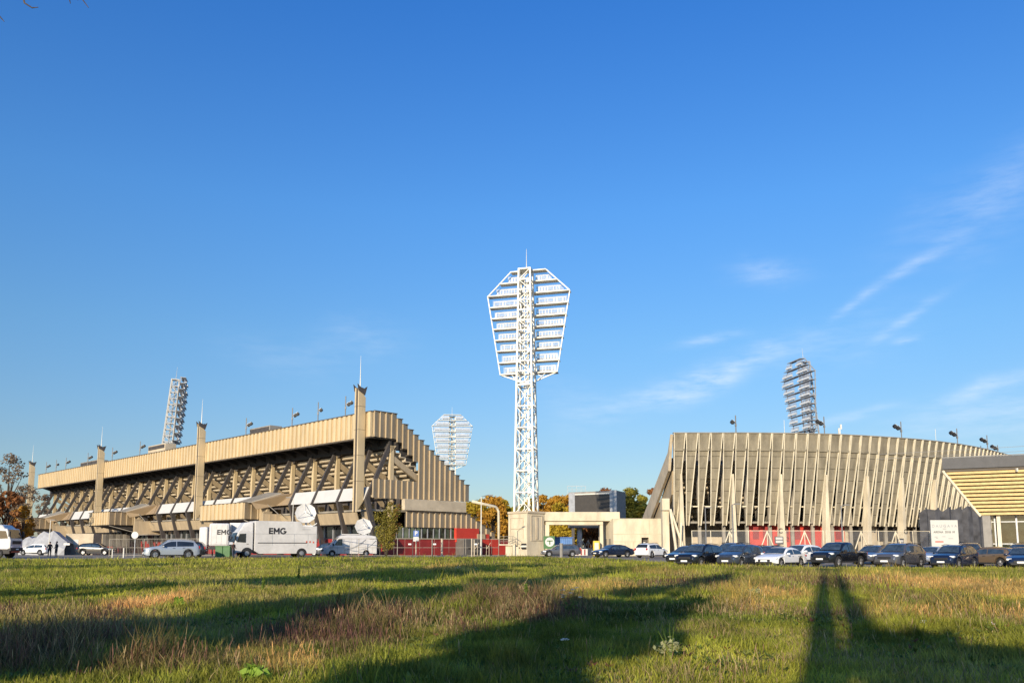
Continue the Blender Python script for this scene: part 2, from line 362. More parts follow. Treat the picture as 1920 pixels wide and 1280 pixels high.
parts = [blades(400000, 6.5, 14, .010, .085, .9, 2, 101), blades(330000, 14, 26, .016, .10, .8, 2, 102), blades(220000, 26, 50, .032, .12, .8, 1, 103), blades(140000, 50, 88, .06, .14, .8, 1, 104)]
off = 0; Vs, Fs, Ns, Cs = [], [], [], []
for V, F_, Np, C in parts: Vs.append(V); Fs.append(F_+off); Ns.append(Np); Cs.append(C); off += len(V)
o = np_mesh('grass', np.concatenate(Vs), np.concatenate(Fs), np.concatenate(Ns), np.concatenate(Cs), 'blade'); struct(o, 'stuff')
# dry seed stalks with heads, in the brown patches
def stalks(n, y0, y1, sd_, scale=1):
    r = np.random.RandomState(sd_); y = np.sqrt(r.rand(n)*(y1**2-y0**2)+y0**2); x = (r.rand(n)*2-1)*(y*.8+4)
    k = y < edgeY(x)-.5; x, y = x[k], y[k]; w = patch_w(x, y); pr = np.clip(w[0]*.95+w[1]*.75+.02+.16*(vnoise(x, y, 2.2, 41) > .74), 0, 1)
    k = r.rand(len(x)) < pr; x, y = x[k], y[k]; w0_ = w[0][k]; w1_ = w[1][k]; n = len(x)
    h = (.07+.30*r.rand(n)**2.0)*(.8+.3*w0_)*scale; z = fz(x, y); V = []; C = []; th = r.rand(n)*PI
    wd_ = .0014+y*.00013; hx = np.cos(th); hy = np.sin(th); lx = (r.rand(n)-.5)*.7*h; ly = (r.rand(n)-.5)*.7*h
    def P(wf, hf): return np.stack([x+lx*hf+hx*wf, y+ly*hf+hy*wf, z+h*hf], 1)
    hw = wd_*(1.2+1.1*r.rand(n))
    V = np.stack([P(-wd_, 0), P(wd_, 0), P(wd_, .68), P(-wd_, .68), P(hw, .78), P(wd_*.6, 1), P(-wd_*.6, 1), P(-hw, .8)], 1).reshape(-1, 3)
    base = np.where(r.rand(n)[:, None] < .5, np.array([.26, .15, .09]), np.array([.42, .31, .15])); base = np.where((w0_ > .3)[:, None] & (r.rand(n) < .5)[:, None], np.array([.19, .085, .055]), base)
    base = np.where((w1_ > .35)[:, None], np.array([.62, .35, .12])*(.6+.6*r.rand(n))[:, None], base); dk = (w0_ > .3) & (vnoise(x, y, 1.3, 91) > .45); base = np.where(dk[:, None], np.array([.12, .055, .045])*(.7+.8*r.rand(n))[:, None], base)
    pale = np.where(r.rand(n)[:, None] < .4, base*1.3, base*1.0)*(.6+.8*r.rand(n))[:, None]
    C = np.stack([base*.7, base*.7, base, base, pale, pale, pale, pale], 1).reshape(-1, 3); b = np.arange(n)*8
    F_ = np.concatenate([np.stack([b, b+1, b+2, b+3], 1).ravel(), np.stack([b+3, b+2, b+4, b+5, b+6, b+7], 1).ravel()])
    return V, F_, np.concatenate([np.full(n, 4), np.full(n, 6)]), C
parts = [stalks(85000, 7, 16, 201), stalks(85000, 16, 32, 202), stalks(32000, 32, 80, 203, .9)]
off = 0; Vs, Fs, Ns, Cs = [], [], [], []
for V, F_, Np, C in parts: Vs.append(V); Fs.append(F_+off); Ns.append(Np); Cs.append(C); off += len(V)
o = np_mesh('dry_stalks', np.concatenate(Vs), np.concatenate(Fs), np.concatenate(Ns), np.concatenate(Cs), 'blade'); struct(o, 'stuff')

# broad leaved ground weeds
def rosettes(n, y0, y1, sd_):
    r = np.random.RandomState(sd_); y = np.sqrt(r.rand(n)*(y1**2-y0**2)+y0**2); x = (r.rand(n)*2-1)*(y*.7+1); k = (y < edgeY(x)-.5) & (vnoise(x, y, 1.9, 71) > .42); x, y = x[k], y[k]; n = len(x); V = []; C = []
    R0 = .025+.055*r.rand(n)**1.5; tone = r.rand(n); g1 = np.array([.07, .12, .02]); g2 = np.array([.26, .28, .06]); rd = np.array([.22, .09, .05]); cc = g1*(1-tone)[:, None]+g2*tone[:, None]; cc = np.where((r.rand(n) < .10)[:, None], rd, cc); z = fz(x, y)
    for j in range(9):
        a = r.rand(n)*2*PI; l = R0*(.6+.7*r.rand(n)); w = l*(.16+.12*r.rand(n)); up = .25+1.1*r.rand(n); ca, sa = np.cos(a), np.sin(a); 
        def Q(f, s_): return np.stack([x+ca*l*f-sa*w*s_, y+sa*l*f+ca*w*s_, z+.02+l*up*(f-.25*f*f)], 1)
        V.append(np.stack([Q(0, 0), Q(.5, 1), Q(1, 0), Q(.5, -1)], 1)); c = cc*(.7+.6*r.rand(n))[:, None]; C.append(np.stack([c, c, c, c], 1))
    V = np.concatenate(V).reshape(-1, 3); C = np.concatenate(C).reshape(-1, 3); q = len(V)//4; return V, np.arange(q*4), np.full(q, 4), C
parts = [rosettes(6500, 7, 16, 301), rosettes(5000, 16, 34, 302)]
off = 0; Vs, Fs, Ns, Cs = [], [], [], []
for V, F_, Np, C in parts: Vs.append(V); Fs.append(F_+off); Ns.append(Np); Cs.append(C); off += len(V)
o = np_mesh('ground_weeds', np.concatenate(Vs), np.concatenate(Fs), np.concatenate(Ns), np.concatenate(Cs), 'blade'); struct(o, 'stuff')
#==SPLIT==
# ------------------------------------------------------------------ the old grandstand (left)
SO = (-20.066, 111.0); SD = (-.71827, .69576); SN = (-.69576, -.71827); SEC = 47.37
def LW(u, o, z): return Vector((SO[0]+SD[0]*u+SN[0]*o, SO[1]+SD[1]*u+SN[1]*o, z))
G0 = .3
root = thing('grandstand', 'long tan concrete grandstand with ribbed metal parapet, slanted struts and four tall pylons', 'stadium stand', LW(0, 0, 0))
root.location = (0, 0, 0)
def sb(mb, name, m, parent=None, **k): return mb.build(name, m, parent or root, **k)
def lbox(mb, u0, u1, o0, o1, z0, z1, M=LW):
    b = [M(u, o, z0) for u, o in ((u0, o0), (u1, o0), (u1, o1), (u0, o1))]; t = [M(u, o, z1) for u, o in ((u0, o0), (u1, o0), (u1, o1), (u0, o1))]
    return mb.hexa(b, t)
def rib_wall(mb, pts, z0f, z1f, w, dep, saw=False):
    """folded sheet along a line of n panels: pts = (start, direction, outward normal, n); each panel slants and steps back"""
    s, d, n, k = pts; s, d, n = Vector(s), Vector(d), Vector(n)
    for i in range(k):
        a0 = s+d*(i*w); a1 = s+d*((i+1)*w)
        p = [a0+n*dep, a0+d*(w*.45)+n*dep, a0+d*(w*.9)+n*dep*.18, a1] if not saw else [a0+n*dep, a0+d*(w*.3)+n*dep*.7, a0+d*(w*.7)+n*dep*.3, a1]
        zb, zt = z0f(i), z1f(i)
        vs = []
        for q in p: vs += [Vector((q.x, q.y, zb)), Vector((q.x, q.y, zt))]
        q0 = a0
        vs = [Vector((q0.x, q0.y, zb)), Vector((q0.x, q0.y, zt))]+vs
        mb.add(vs, [(0, 2, 3, 1), (2, 4, 5, 3), (4, 6, 7, 5), (6, 8, 9, 7)])
Dv = Vector((SD[0], SD[1], 0)); Nv = Vector((SN[0], SN[1], 0))
# long parapet; near end first, from u=-1.5 to 139.5
npan = 120; w = 141.0/npan
m = MB(); rib_wall(m, (LW(-1.5, .0, 0), Dv, Nv, npan), lambda i: 16.3, lambda i: 19.65, w, .24); lbox(m, -1.5, 139.5, -.25, -.05, 16.3, 19.6)
sb(m, 'parapet', 'cream_metal')
m = MB(); lbox(m, -1.55, 139.6, -.32, .22, 19.65, 19.8); lbox(m, -1.5, 139.5, -.3, .19, 16.12, 16.3); sb(m, 'coping', 'coping')
m = MB(); lbox(m, -1.4, 139.4, -4.2, -.3, 16.35, 16.6)
for j in range(-1, 46): # ribs beneath the cantilevered deck
    u = j*3.12+1; 
    if -1 < u < 139: m.prism([LW(u, -.3, 16.34), LW(u, -3.5, 16.34), LW(u, -3.5, 15.3), LW(u, -2.2, 15.75)], -Dv*.12, Dv*.12)
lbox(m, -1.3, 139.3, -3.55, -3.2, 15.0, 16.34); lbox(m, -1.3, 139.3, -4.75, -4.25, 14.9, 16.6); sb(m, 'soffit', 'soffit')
m = MB()
for j in range(0, 23): # arched edge beam between the column heads
    u0 = j*6.2-.8
    for k in range(8):
        a, b = k/8, (k+1)/8; za = 14.6+1.0*math.sin(PI*a); zb = 14.6+1.0*math.sin(PI*b)
        m.hexa([LW(u0+6.2*a, -3.9, za), LW(u0+6.2*b, -3.9, zb), LW(u0+6.2*b, -3.5, zb), LW(u0+6.2*a, -3.5, za)], [LW(u0+6.2*a, -3.9, 15.9), LW(u0+6.2*b, -3.9, 15.9), LW(u0+6.2*b, -3.5, 15.9), LW(u0+6.2*a, -3.5, 15.9)])
sb(m, 'arched_beam', 'steel_dark')
# pylons
for k in range(4):
    u = SEC*k; zt = 23.0; m = MB()
    a0, a1 = u-.45, u+.5
    def hx(uu0, uu1, o0, o1, zb0, zb1, zt0, zt1): m.hexa([LW(uu0, o0, zb0), LW(uu1, o0, zb0), LW(uu1, o1, zb1), LW(uu0, o1, zb1)], [LW(uu0, o0, zt0), LW(uu1, o0, zt0), LW(uu1, o1, zt1), LW(uu0, o1, zt1)])
    hx(a0, a0+.2, .3, 1.45, 7.6, 6.1, zt-1.3, zt); hx(a1-.28, a1, .3, 1.45, 7.6, 6.1, zt-1.3, zt)
    p = sb(m, 'pylon', 'cream_metal', bevel=.02)
    m = MB(); hx(a0+.2, a1-.28, .32, 1.41, 7.6, 6.15, zt-1.3, zt-.05)
    for z in (10.2, 13.7, 17.2, 20.4): lbox(m, a0-.006, a1+.006, .32, 1.456, z, z+.045)
    sb(m, 'groove', 'coping', p)
    c = MB()
    for s_ in (0, 1):
        uu = (a0-.06, a0+.04) if s_ == 0 else (a1-.04, a1+.06)
        poly = [LW(uu[0], .45, zt-1.0), LW(uu[0], 1.5, zt-.5), LW(uu[0], 1.7, zt+.45), LW(uu[0], 1.2, zt+.05), LW(uu[0], .6, zt-.1), LW(uu[0], .1, zt+.25)]
        c.prism(poly, (0, 0, 0), Dv*(uu[1]-uu[0]))
    lbox(c, a0+.02, a1-.02, .45, 1.3, zt-.95, zt-.15); sb(c, 'cap', 'steel_dark', p)
    r_ = MB(); q = LW(u, .95, zt-.3); r_.tube([q, q+Vector((0, 0, 2)), q+Vector((0, 0, 4.8))], [.09, .055, .012], 6); sb(r_, 'lightning_rod', 'white_paint', p)
# frames: bent strut, column, raker, brace
fu = [-1.1]
for k in range(3): fu += [SEC*k+v for v in (5.6, 11.9, 18.1, 24.4, 30.7, 37.0, 43.3)]
for u in fu+[138.0]:
    m = MB()
    m.beam(LW(u, .25, 7.9), LW(u, -3.35, 15.4), .34, .55, up=Nv); m.beam(LW(u, .25, 8.0), LW(u, -1.9, G0), .42, .7, up=Nv)
    sb(m, 'strut', 'steel_dark')
    m = MB(); m.beam(LW(u, -3.7, G0), LW(u, -3.7, 15.4), .5, .6, up=Nv)
    m.prism([LW(u-.25, -3.4, 14.3), LW(u-.25, -3.4, 15.4), LW(u-.25, -4.4, 15.4)], (0, 0, 0), Dv*.5); sb(m, 'column', 'cream_metal')
    m = MB(); m.beam(LW(u, -3.9, 13.6), LW(u, -25, 1.6), .4, .8, up=(0, 0, 1)); m.beam(LW(u, -3.9, 11.2), LW(u, -9.5, 5.4), .35, .6, up=(0, 0, 1)); sb(m, 'raker', 'tan_metal')
for k in range(3): # second dark strut right beside each pylon
    m = MB(); u = SEC*(k)+1.8; m.beam(LW(u, .25, 7.9), LW(u+1.3, -3.35, 15.4), .34, .5, up=Nv); sb(m, 'strut', 'steel_dark')
# seating steps seen from behind
for k in range(24):
    o = -4.3-.9*k; z = 15.05-.56*k
    if z < 2: break
    m = MB(); e0 = -1.2; lbox(m, e0, 139, o-.12, o, z-.56, z-.06); lbox(m, e0, 139, o-.9, o-.12, z-.66, z-.54); sb(m, 'terrace_step', 'conc_cream' if k % 1 == 0 else 'tan_metal')
# walkway floor and back wall
m = MB(); lbox(m, -.9, 139, -14, -.6, 6.3, 6.55); sb(m, 'walkway', 'conc_grey')
m = MB(); lbox(m, -.8, 139, -8.3, -8.0, 6.55, 8.6); lbox(m, -.8, 139, -11.6, -11.4, G0, 6.3); sb(m, 'back_wall', 'steel_dark')  # walls coloured dark so the walkway recess looks shaded
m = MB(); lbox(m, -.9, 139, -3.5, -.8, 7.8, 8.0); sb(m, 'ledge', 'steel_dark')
# kiosks and doors inside the walkway recess
for j in range(22):
    m = MB(); u = 2.2+j*6.25; lbox(m, u, u+1.3, -3.5, -2.6, 6.55, 7.45); sb(m, 'kiosk', 'cream_metal')
# slanted panel bands between the struts
def slant(u0, u1, oA, zA, oB, zB, name, mt, th=.12):
    m = MB(); b = [LW(u0, oA, zA), LW(u1, oA, zA), LW(u1, oA-th, zA), LW(u0, oA-th, zA)]; t = [LW(u0, oB, zB), LW(u1, oB, zB), LW(u1, oB-th, zB), LW(u0, oB-th, zB)]; m.hexa(b, t); return sb(m, name, mt)
fs_ = [.2]+fu[1:]+[138.0]
for a, b in zip([-.9, 1.7]+fu[1:], [1.3]+fu[1:]+[138.0]):
    loc = (a+.2) % SEC; 
    tan = 17.5 < loc < 29.5
    g_ = .22
    slant(a+g_, b-g_, .36, 7.75, -.42, 9.55, 'band_panel', 'brown_metal' if tan else 'white_panel')
    slant(a+g_+.05, b-g_-.05, -.85, 4.55, -.3, 6.2, 'lower_panel', 'tan_metal')
    # glazing and mullions
m = MB(); lbox(m, -.5, 139, -2.6, -2.5, 2.7, 4.5); sb(m, 'glazing', 'glass_dark')
for j in range(64): u = -.4+j*2.18; m = MB(); lbox(m, u, u+.14, -2.5, -2.3, 2.2, 4.5); sb(m, 'mullion', 'galv')
m = MB(); lbox(m, -.5, 139, -2.8, -2.6, G0, 2.75); sb(m, 'plinth', 'red_wall')
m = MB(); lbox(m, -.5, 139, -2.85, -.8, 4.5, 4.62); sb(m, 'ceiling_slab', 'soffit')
def solve_u(px, o, z):
    a, b = -20, 200
    for _ in range(50):
        q = (a+b)/2
        if proj(*LW(q, o, z))[0] > px: a = q
        else: b = q
    return q
# stair balconies beside pylons
def balcony(k, oo, pl, pr):
    ub = solve_u(pr, oo, 7); ln = solve_u(pl, oo, 7)-ub; n = max(3, round(ln/1.3)); w_ = ln/n
    m = MB(); rib_wall(m, (LW(ub, oo, 0), Dv, Nv, n), lambda i: 5.75, lambda i: 8.25, w_, .2); sb(m, 'balcony_front', 'cream_metal')
    ne = round((oo-.3)/1.15); we = (oo-.3)/ne
    m = MB(); rib_wall(m, (LW(ub, oo, 0), -Nv, -Dv, ne), lambda i: 5.75, lambda i: 8.25, we, .3, True); sb(m, 'balcony_end', 'tan_metal')
    m = MB(); lbox(m, ub+.05, ub+ln, 0, oo-.05, 5.6, 5.8); lbox(m, ub-.22, ub+ln, .25, oo+.2, 8.25, 8.33)
    m.prism([LW(ub+.3, oo-.3, 5.6), LW(ub+.3, .2, 5.6), LW(ub+.3, .2, 4.6)], (0, 0, 0), Dv*(ln*.7)); sb(m, 'balcony_deck', 'soffit')
    # stair tower flank and lower landing
    m = MB(); lbox(m, ub-2.6, ub-.2, .8, 1.2, 4.3, 8.0); lbox(m, ub-2.7, ub-2.5, .4, 1.9, 4.3, 6.9); sb(m, 'stair_wall', 'tan_metal')
    dd = (-Nv*.90-Dv*.42).normalized(); nn_ = Vector((-dd.y, dd.x, 0)); nn_ = nn_ if nn_.dot(Nv) > 0 else -nn_
    m = MB(); rib_wall(m, (LW(ub-2.7, 1.9, 0), dd, nn_, 5), lambda i: 3.9, lambda i: 6.5, .95, .26, True); sb(m, 'landing_wall', 'tan_metal')
    m = MB(); m.beam(LW(ub-2.6, 1.5, 8.2), LW(ub-6.6, 1.5, 6.3), .08, .08); m.beam(LW(ub, oo-.1, 5.6), LW(ub-2.6, 1.4, 4.2), .10, .10); lbox(m, ub-7.7, ub-2.7, -.8, 1.4, 3.75, 3.9); sb(m, 'handrail', 'conc_grey')
    # lower ribbed box
    if k >= 2:
        m = MB(); rib_wall(m, (LW(ub+4, oo-.5, 0), Dv, Nv, 7), lambda i: 1.6, lambda i: 4.0, 1.3, .10); sb(m, 'lower_front', 'cream_metal')
        m = MB(); rib_wall(m, (LW(ub+4, oo-.5, 0), -Nv, -Dv, 4), lambda i: 1.6, lambda i: 4.0, (oo-.6)/4, .12); lbox(m, ub+4.1, ub+12, 0, oo-.6, 3.9, 4.02); sb(m, 'lower_end', 'conc_grey')
    # sloping stair roof that climbs from the balcony to the panel band
    ua, uc = ub+5.2, ub-10.0
    m = MB()
    A = [LW(ub+3.6, 3.0, 8.35), LW(ub-1.5, 3.3, 8.2), LW(ub-5.0, .3, 9.5), LW(ub+.2, -.35, 9.9)]
    m.prism(A, (0, 0, 0), (0, 0, .15)); 
    sb(m, 'stair_roof', 'conc_grey')
    m = MB(); m.prism([LW(ub-1.5, 3.3, 8.2), LW(ub-1.8, 2.6, 7.2), LW(ub-4.0, .6, 7.7), LW(ub-7.6, .45, 7.75), LW(ub-7.6, -.25, 9.55), LW(ub-5.0, .2, 9.55)], (0, 0, 0), -Nv*.15); sb(m, 'stair_fascia', 'brown_metal')
balcony(1, 3.7, 375, 457); balcony(2, 5.8, 167, 204); balcony(3, 7.5, 29, 42)
# ---- stepped end wall
ED = -Nv; EN = -Dv     # runs away from the facade; faces the camera's right
U0 = -1.5
def topz(i): return 19.8 if i < 4 else 19.8-.655*(i-3)
def botz(i): return 16.3 if i < 4 else (15.9-.82*(i-4) if i < 8 else 8.15)
for i in range(18):
    w = .985; s_ = LW(U0, -.3-i*w, 0)
    m = MB(); rib_wall(m, (s_, ED, EN, 1), lambda q: botz(i), lambda q: topz(i), w, .28, True)
    q = sb(m, 'end_panel', 'tan_metal')
    m = MB(); lbox(m, U0-.24, U0+.1, -.3-i*w-w*.98, -.3-i*w, topz(i), topz(i)+.1); sb(m, 'panel_cap', 'coping', q)
m = MB(); rib_wall(m, (LW(U0, -.3, 0), ED, EN, 8), lambda q: 8.05, lambda q: 10.6, .985, .28, True); sb(m, 'end_band', 'tan_metal')
m = MB(); m.quad(LW(U0, .0, 16.6), LW(U0, -.3, 16.6), LW(U0, -.3, 19.7), LW(U0, .0, 19.7)); lbox(m, U0+.1, U0+.3, -17.6, -8.3, 8.2, 9.2)
lbox(m, U0+.02, U0+.2, -.3-8*.985, -.25, 10.5, 10.62); sb(m, 'corner_trim', 'cream_metal')
m = MB()
for i in range(9, 18): lbox(m, U0+.05, U0+.25, -.3-(i+1)*.985, -.3-i*.985, 8.3, topz(i)-.1)
sb(m, 'end_backing', 'coping')
m = MB()
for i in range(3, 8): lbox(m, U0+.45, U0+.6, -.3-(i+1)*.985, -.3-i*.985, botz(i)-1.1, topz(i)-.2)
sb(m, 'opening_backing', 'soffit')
# opening: stepped trim
m = MB(); [lbox(m, U0+.1, U0+.4, -.3-(i+1)*.985, -.3-i*.985, botz(i)-.15, botz(i)) for i in range(8)]; sb(m, 'opening_trim', 'coping')
# pale beam below and lower ribbed band that steps down
m = MB(); lbox(m, U0-.7, U0, -16.9, -5.3, 6.5, 8.08); sb(m, 'pale_beam', 'conc_cream', bevel=.08)
for i in range(18):
    o_ = -5.7-i*1.02; zt = 6.3 if i < 12 else 6.3-.52*(i-11); zb = 4.2 if i < 11 else max(1.2, 4.2-.45*(i-10))
    if i >= 17: continue
    m = MB(); rib_wall(m, (LW(U0-.5, o_, 0), ED, EN, 1), lambda q: zb, lambda q: zt, 1.02, .28, True); q = sb(m, 'lower_end_panel', 'tan_metal')
    m = MB(); lbox(m, U0-.78, U0-.4, o_-1.0, o_, zt, zt+.08); sb(m, 'panel_cap', 'coping', q)
# inner mass under the low end
m = MB(); lbox(m, U0-.3, U0-.1, -17.2, -5.8, 4.3, 6.1); lbox(m, U0-.28, U0-.08, -20, -17.2, 2.5, 3.9); sb(m, 'end_infill', 'dark_room')
m = MB()
for j in range(11): lbox(m, U0-.4, U0-.2, -4-j*1.1, -3.4-j*1.1, 2.6, 4.2)
lbox(m, U0-.1, U0+.1, -22.5, -1, 2.6, 4.25)
sb(m, 'end_glazing', 'glass_green')
for j in range(11): m = MB(); lbox(m, U0-.45, U0-.35, -3.2-j*1.1, -3.05-j*1.1, 2.5, 4.1); sb(m, 'end_mullion', 'galv')
m = MB(); lbox(m, U0-.9, U0-.6, -26.2, -1.5, G0, 2.55); sb(m, 'red_base', 'red_wall')
m = MB(); lbox(m, U0-1.2, U0-.7, -19.0, -14.5, 2.2, 4.2); lbox(m, U0-1.15, U0-.7, -21.2, -19.0, 1.7, 3.4); lbox(m, U0-1.1, U0-.7, -23.3, -21.2, G0, 2.6); lbox(m, U0-1.05, U0-.7, -26.0, -23.3, G0, 1.7); sb(m, 'red_steps', 'red_bright')
m = MB(); lbox(m, U0-1.3, U0-1.2, -20.2, -18.6, 2.7, 3.4); sb(m, 'notice_board', 'tan_metal')
m = MB(); lbox(m, U0-1.0, U0-.6, -27, -1.2, 2.55, 2.68); sb(m, 'base_rail', 'tan_metal')
# steps on the near corner frame
# grey service box
b_ = thing('service_container', 'grey metal container standing against the red base wall of the stand', 'container')
m = MB(); lbox(m, -4.2, -2.4, -18.3, -14.6, G0, 2.7); m.build('body', 'container_grey', b_, bevel=.04)
m = MB(); lbox(m, -4.26, -4.2, -17.8, -15.4, 1.2, 1.45); lbox(m, -4.26, -4.2, -17.4, -15.9, G0, .75); m.build('dark_slot', 'black', b_)  # black strips laid on the front of the container
# white bent pipe
m = MB(); a = LW(U0-.8, -18.0, 8.2); b = LW(U0-.8, -22.8, 7.6); c = LW(U0-.8, -23.5, 6.9); d = LW(U0-.8, -23.6, G0)
m.tube([a, b, b.lerp(c, .55)+Vector((0, 0, .12)), c, d], .2, 10); tag(m.build('bent_pipe', 'fin', smooth=True), 'thick cream bent pipe arching from the stepped wall down to the ground', 'pipe')
# roof boxes
for i, (p0, p1, zt, mt, lb) in enumerate(((280, 312, 21.6, 'conc_cream', 'cream plant box on the stand roof below the leaning floodlight tower'), (471, 509, 21.0, 'frame_grey', 'grey box on the stand roof between the second and third pylons from the left'), (153, 186, 21.0, 'conc_grey', 'small grey box on the stand roof just left of the second pylon from the left'))):
    u1, u0_ = solve_u(p0, -1.5, 20), solve_u(p1, -1.5, 20)
    rt = thing('roof_box', lb, 'plant box'); m = MB(); lbox(m, u0_, u1, -3.4, -1.2, 16.6, zt); m.build('housing', mt, rt, bevel=.05)
    m = MB(); lbox(m, u0_+.3, u1-.3, -1.2, -1.14, zt-.9, zt-.2); m.build('louvre', 'steel_dark', rt)
# rooftop floodlights
def mast_light(px, loc, h, flip, label, dark=True, group='floodlights on poles along the left stand roof', double=1):
    t = thing('roof_floodlight', label, 'floodlight', loc, 0, group)
    m = MB(); m.tube([(0, 0, 0), (0, 0, h)], .075, 6); m.box((0, 0, h*.45), (.2, .2, .3)); m.build('pole', 'grey_pole', t)
    for s_ in range(double):
        a = flip*(.55); m = MB(); hz_ = h*.62-.1*s_
        M = Matrix.Translation((flip*(.42+.40*s_), -.1, hz_+.32*s_)) @ Matrix.Rotation(flip*R(-42), 4, 'Y')
        m.box((0, 0, 0), (.52, .5, .30), M=M); m.box((0, 0, -.2), (.34, .3, .14), M=M); m.build('lamp_head', 'black', t)
        m = MB(); m.box((0, 0, .17), (.44, .42, .04), M=M); m.box((-flip*.27, 0, -.02), (.03, .4, .22), M=M); m.build('lens', 'lamp_glass', t)
    m = MB(); m.beam((0, 0, h*.58), (flip*.6, -.1, h*.66), .06); m.build('bracket', 'grey_pole', t)
    return t
PL = [86, 104.7, 123, 164, 210, 262, 461, 547.5, 596, 647.5]
LB = ['leftmost floodlight pole on the left stand roof, near the far end pylon', 'thin pole with a small lamp, second from the far left end of the stand roof', 'third floodlight pole from the far left end of the stand roof',
      'floodlight pole just left of the second pylon on the stand roof', 'floodlight pole just right of the second pylon on the stand roof', 'floodlight pole midway between the second and third pylons from the left',
      'floodlight pole beside the grey roof box right of the third pylon', 'floodlight pole on the roof halfway between the grey box and nearest pylon', 'slim pole with a pinkish small lamp between two floodlights near the nearest pylon', 'tallest looking floodlight pole just left of the nearest pylon']
for px, lb in zip(PL, LB):
    u = solve_u(px, -.3, 20)
    mast_light(px, LW(u, -.3, 19.6), 3.1, 1, lb, double=(1 if px in (104.7, 596) else 2))

# ------------------------------------------------------------------ floodlight towers
HW = [2.7, 4.4, 6.2]+[6.2-(6.2-4.25)*i/7 for i in range(1, 8)]     # half widths of the rows, top row first
TZT = 41.4; ZR = [Z(y, 117.0) for y in (508.5, 529, 550.7, 572.6, 593.8, 614, 635, 655.7, 678, 700)]
def tower(label, loc, rz, back=True, mate='white_paint', lean=0.0):
    t = thing('floodlight_tower', label, 'floodlight tower', loc, rz, 'lattice floodlight towers round the pitch'); t.rotation_euler = (-lean, 0, rz)
    z0 = 6.0
    hwf = lambda z: 1.38+(.84-1.38)*(z-z0)/(TZT-z0)
    m = MB(); zl = [z0]; 
    while zl[-1] < 25: zl.append(zl[-1]+3.05)
    zl[-1] = 24.8
    while zl[-1] < TZT-.5: zl.append(zl[-1]+1.5)
    zl[-1] = TZT
    for sx_ in (-1, 1):
        for sy in (-1, 1):
            m.beam((sx_*hwf(.0), sy*hwf(.0), .0), (sx_*hwf(TZT), sy*hwf(TZT), TZT), .25 if sy < 0 else .22)
    m.build('mast_legs', mate, t)
    m = MB()
    for i, (a, b) in enumerate(zip(zl, zl[1:])):
        A, B = hwf(a), hwf(b)
        for (p, q, r_, s_) in (((-A, -A), (A, -A), (-B, -B), (B, -B)), ((-A, A), (A, A), (-B, B), (B, B)), ((-A, -A), (-A, A), (-B, -B), (-B, B)), ((A, -A), (A, A), (B, -B), (B, B))):
            m.beam((*p, a), (*q, a), .13, .17)
            if a < 24.5:
                m.beam((*p, a), (*s_, b), .095); m.beam((*q, a), (*r_, b), .095)
            else:
                if i % 2: m.beam((*p, a), (*s_, b), .10)
                else: m.beam((*q, a), (*r_, b), .10)
    m.box((0, 0, TZT), (1.9, 1.9, .22)); m.build('bracing', mate, t)
    m = MB(); m.beam((.3, .25, z0), (.2, .2, TZT-1), .3, .05); m.tube([(-.3, .2, z0), (-.2, .2, TZT-1)], .08, 6)
    z = z0
    while z < TZT-1: # zig-zag ladder
        m.beam((-.6, .1, z), (.6, .1, z+1.4), .16, .1); m.box((.6 if int(z) % 2 else -.6, .1, z+1.4), (.7, .8, .07)); z += 1.55
    m.build('ladder', mate, t)
    m = MB(); m.tube([(.1, 0, TZT), (.1, 0, TZT+1.5), (.1, 0, TZT+3.2)], [.07, .045, .02], 5); m.build('antenna', mate, t)
    yh = 1.45   # the lamp side is +y
    m = MB()
    out_ = [(HW[0], ZR[0]), (HW[2], ZR[2]), (HW[9], ZR[9]), (1.1, ZR[9]-1.2)]
    for s_ in (-1, 1):
        for (a, b), (c, d) in zip(out_, out_[1:]): m.beam((s_*a, yh, b), (s_*c, yh, d), .15)
        m.beam((s_*.9, yh, ZR[0]), (s_*HW[0], yh, ZR[0]), .15); m.beam((s_*2.6, yh, ZR[9]), (s_*1.0, yh-.6, ZR[9]-1.6), .1); m.beam((s_*.9, yh, ZR[9]), (s_*2.5, yh, ZR[9]-.75), .1)
    m.build('head_frame', mate, t)
    for i in range(10):
        w_, z = HW[i], ZR[i]
        for s_ in (-1, 1):
            m = MB(); m.box((s_*(w_+.8)/2, yh+.4, z), (w_-.8, 1.15, .07)); m.box((s_*(w_+.8)/2, yh-.22, z), (w_-.8, .07, .15)); m.box((s_*(w_+.8)/2, yh+.98, z-.02), (w_-.8, .06, .16))
            m.box((s_*.4, yh+.4, z), (.8, 1.0, .07)); m.box((s_*.4, yh+.95, z), (.8, .06, .14))
            pl = m.build('platform', mate, t)
            if i == 0: continue
            m = MB(); m2 = MB(); wt = HW[i]-(.5 if i > 2 else 1.3); rr = random.Random(i*7+s_); n = int((wt-1.0)/.42)
            m.box((s_*(wt+1)/2, yh+.85, z+1.10), (wt-1, .05, .07)); m.box((s_*(wt+1)/2, yh+.85, z+.30), (wt-1, .05, .05))
            for j in range(n+1):
                xx = 1+(wt-1)*j/n
                if rr.random() < .85: m.box((s_*xx, yh+.85, z+.7), (.05 if rr.random() < .6 else .13, .04, .8))
                if j < n: m2.tube([(s_*(xx+.2), yh+.93, z+.42), (s_*(xx+.2), yh+1.25, z+.50)], [.14, .25], 8)
            m.build('railing', mate, pl); m2.build('lamp_row', 'galv' if mate != 'galv' else 'lamp_glass', pl)
            m3 = MB(); x0_, x1_ = s_*1.0, s_*(wt+.25); zt__ = z+1.36; m3.quad((x0_, yh+.9, z+.1), (x1_, yh+.9, z+.1), (x1_, yh+.9, zt__), (x0_, yh+.9, zt__)); m3.build('rail_mesh', 'mesh_rail', pl)
    return t
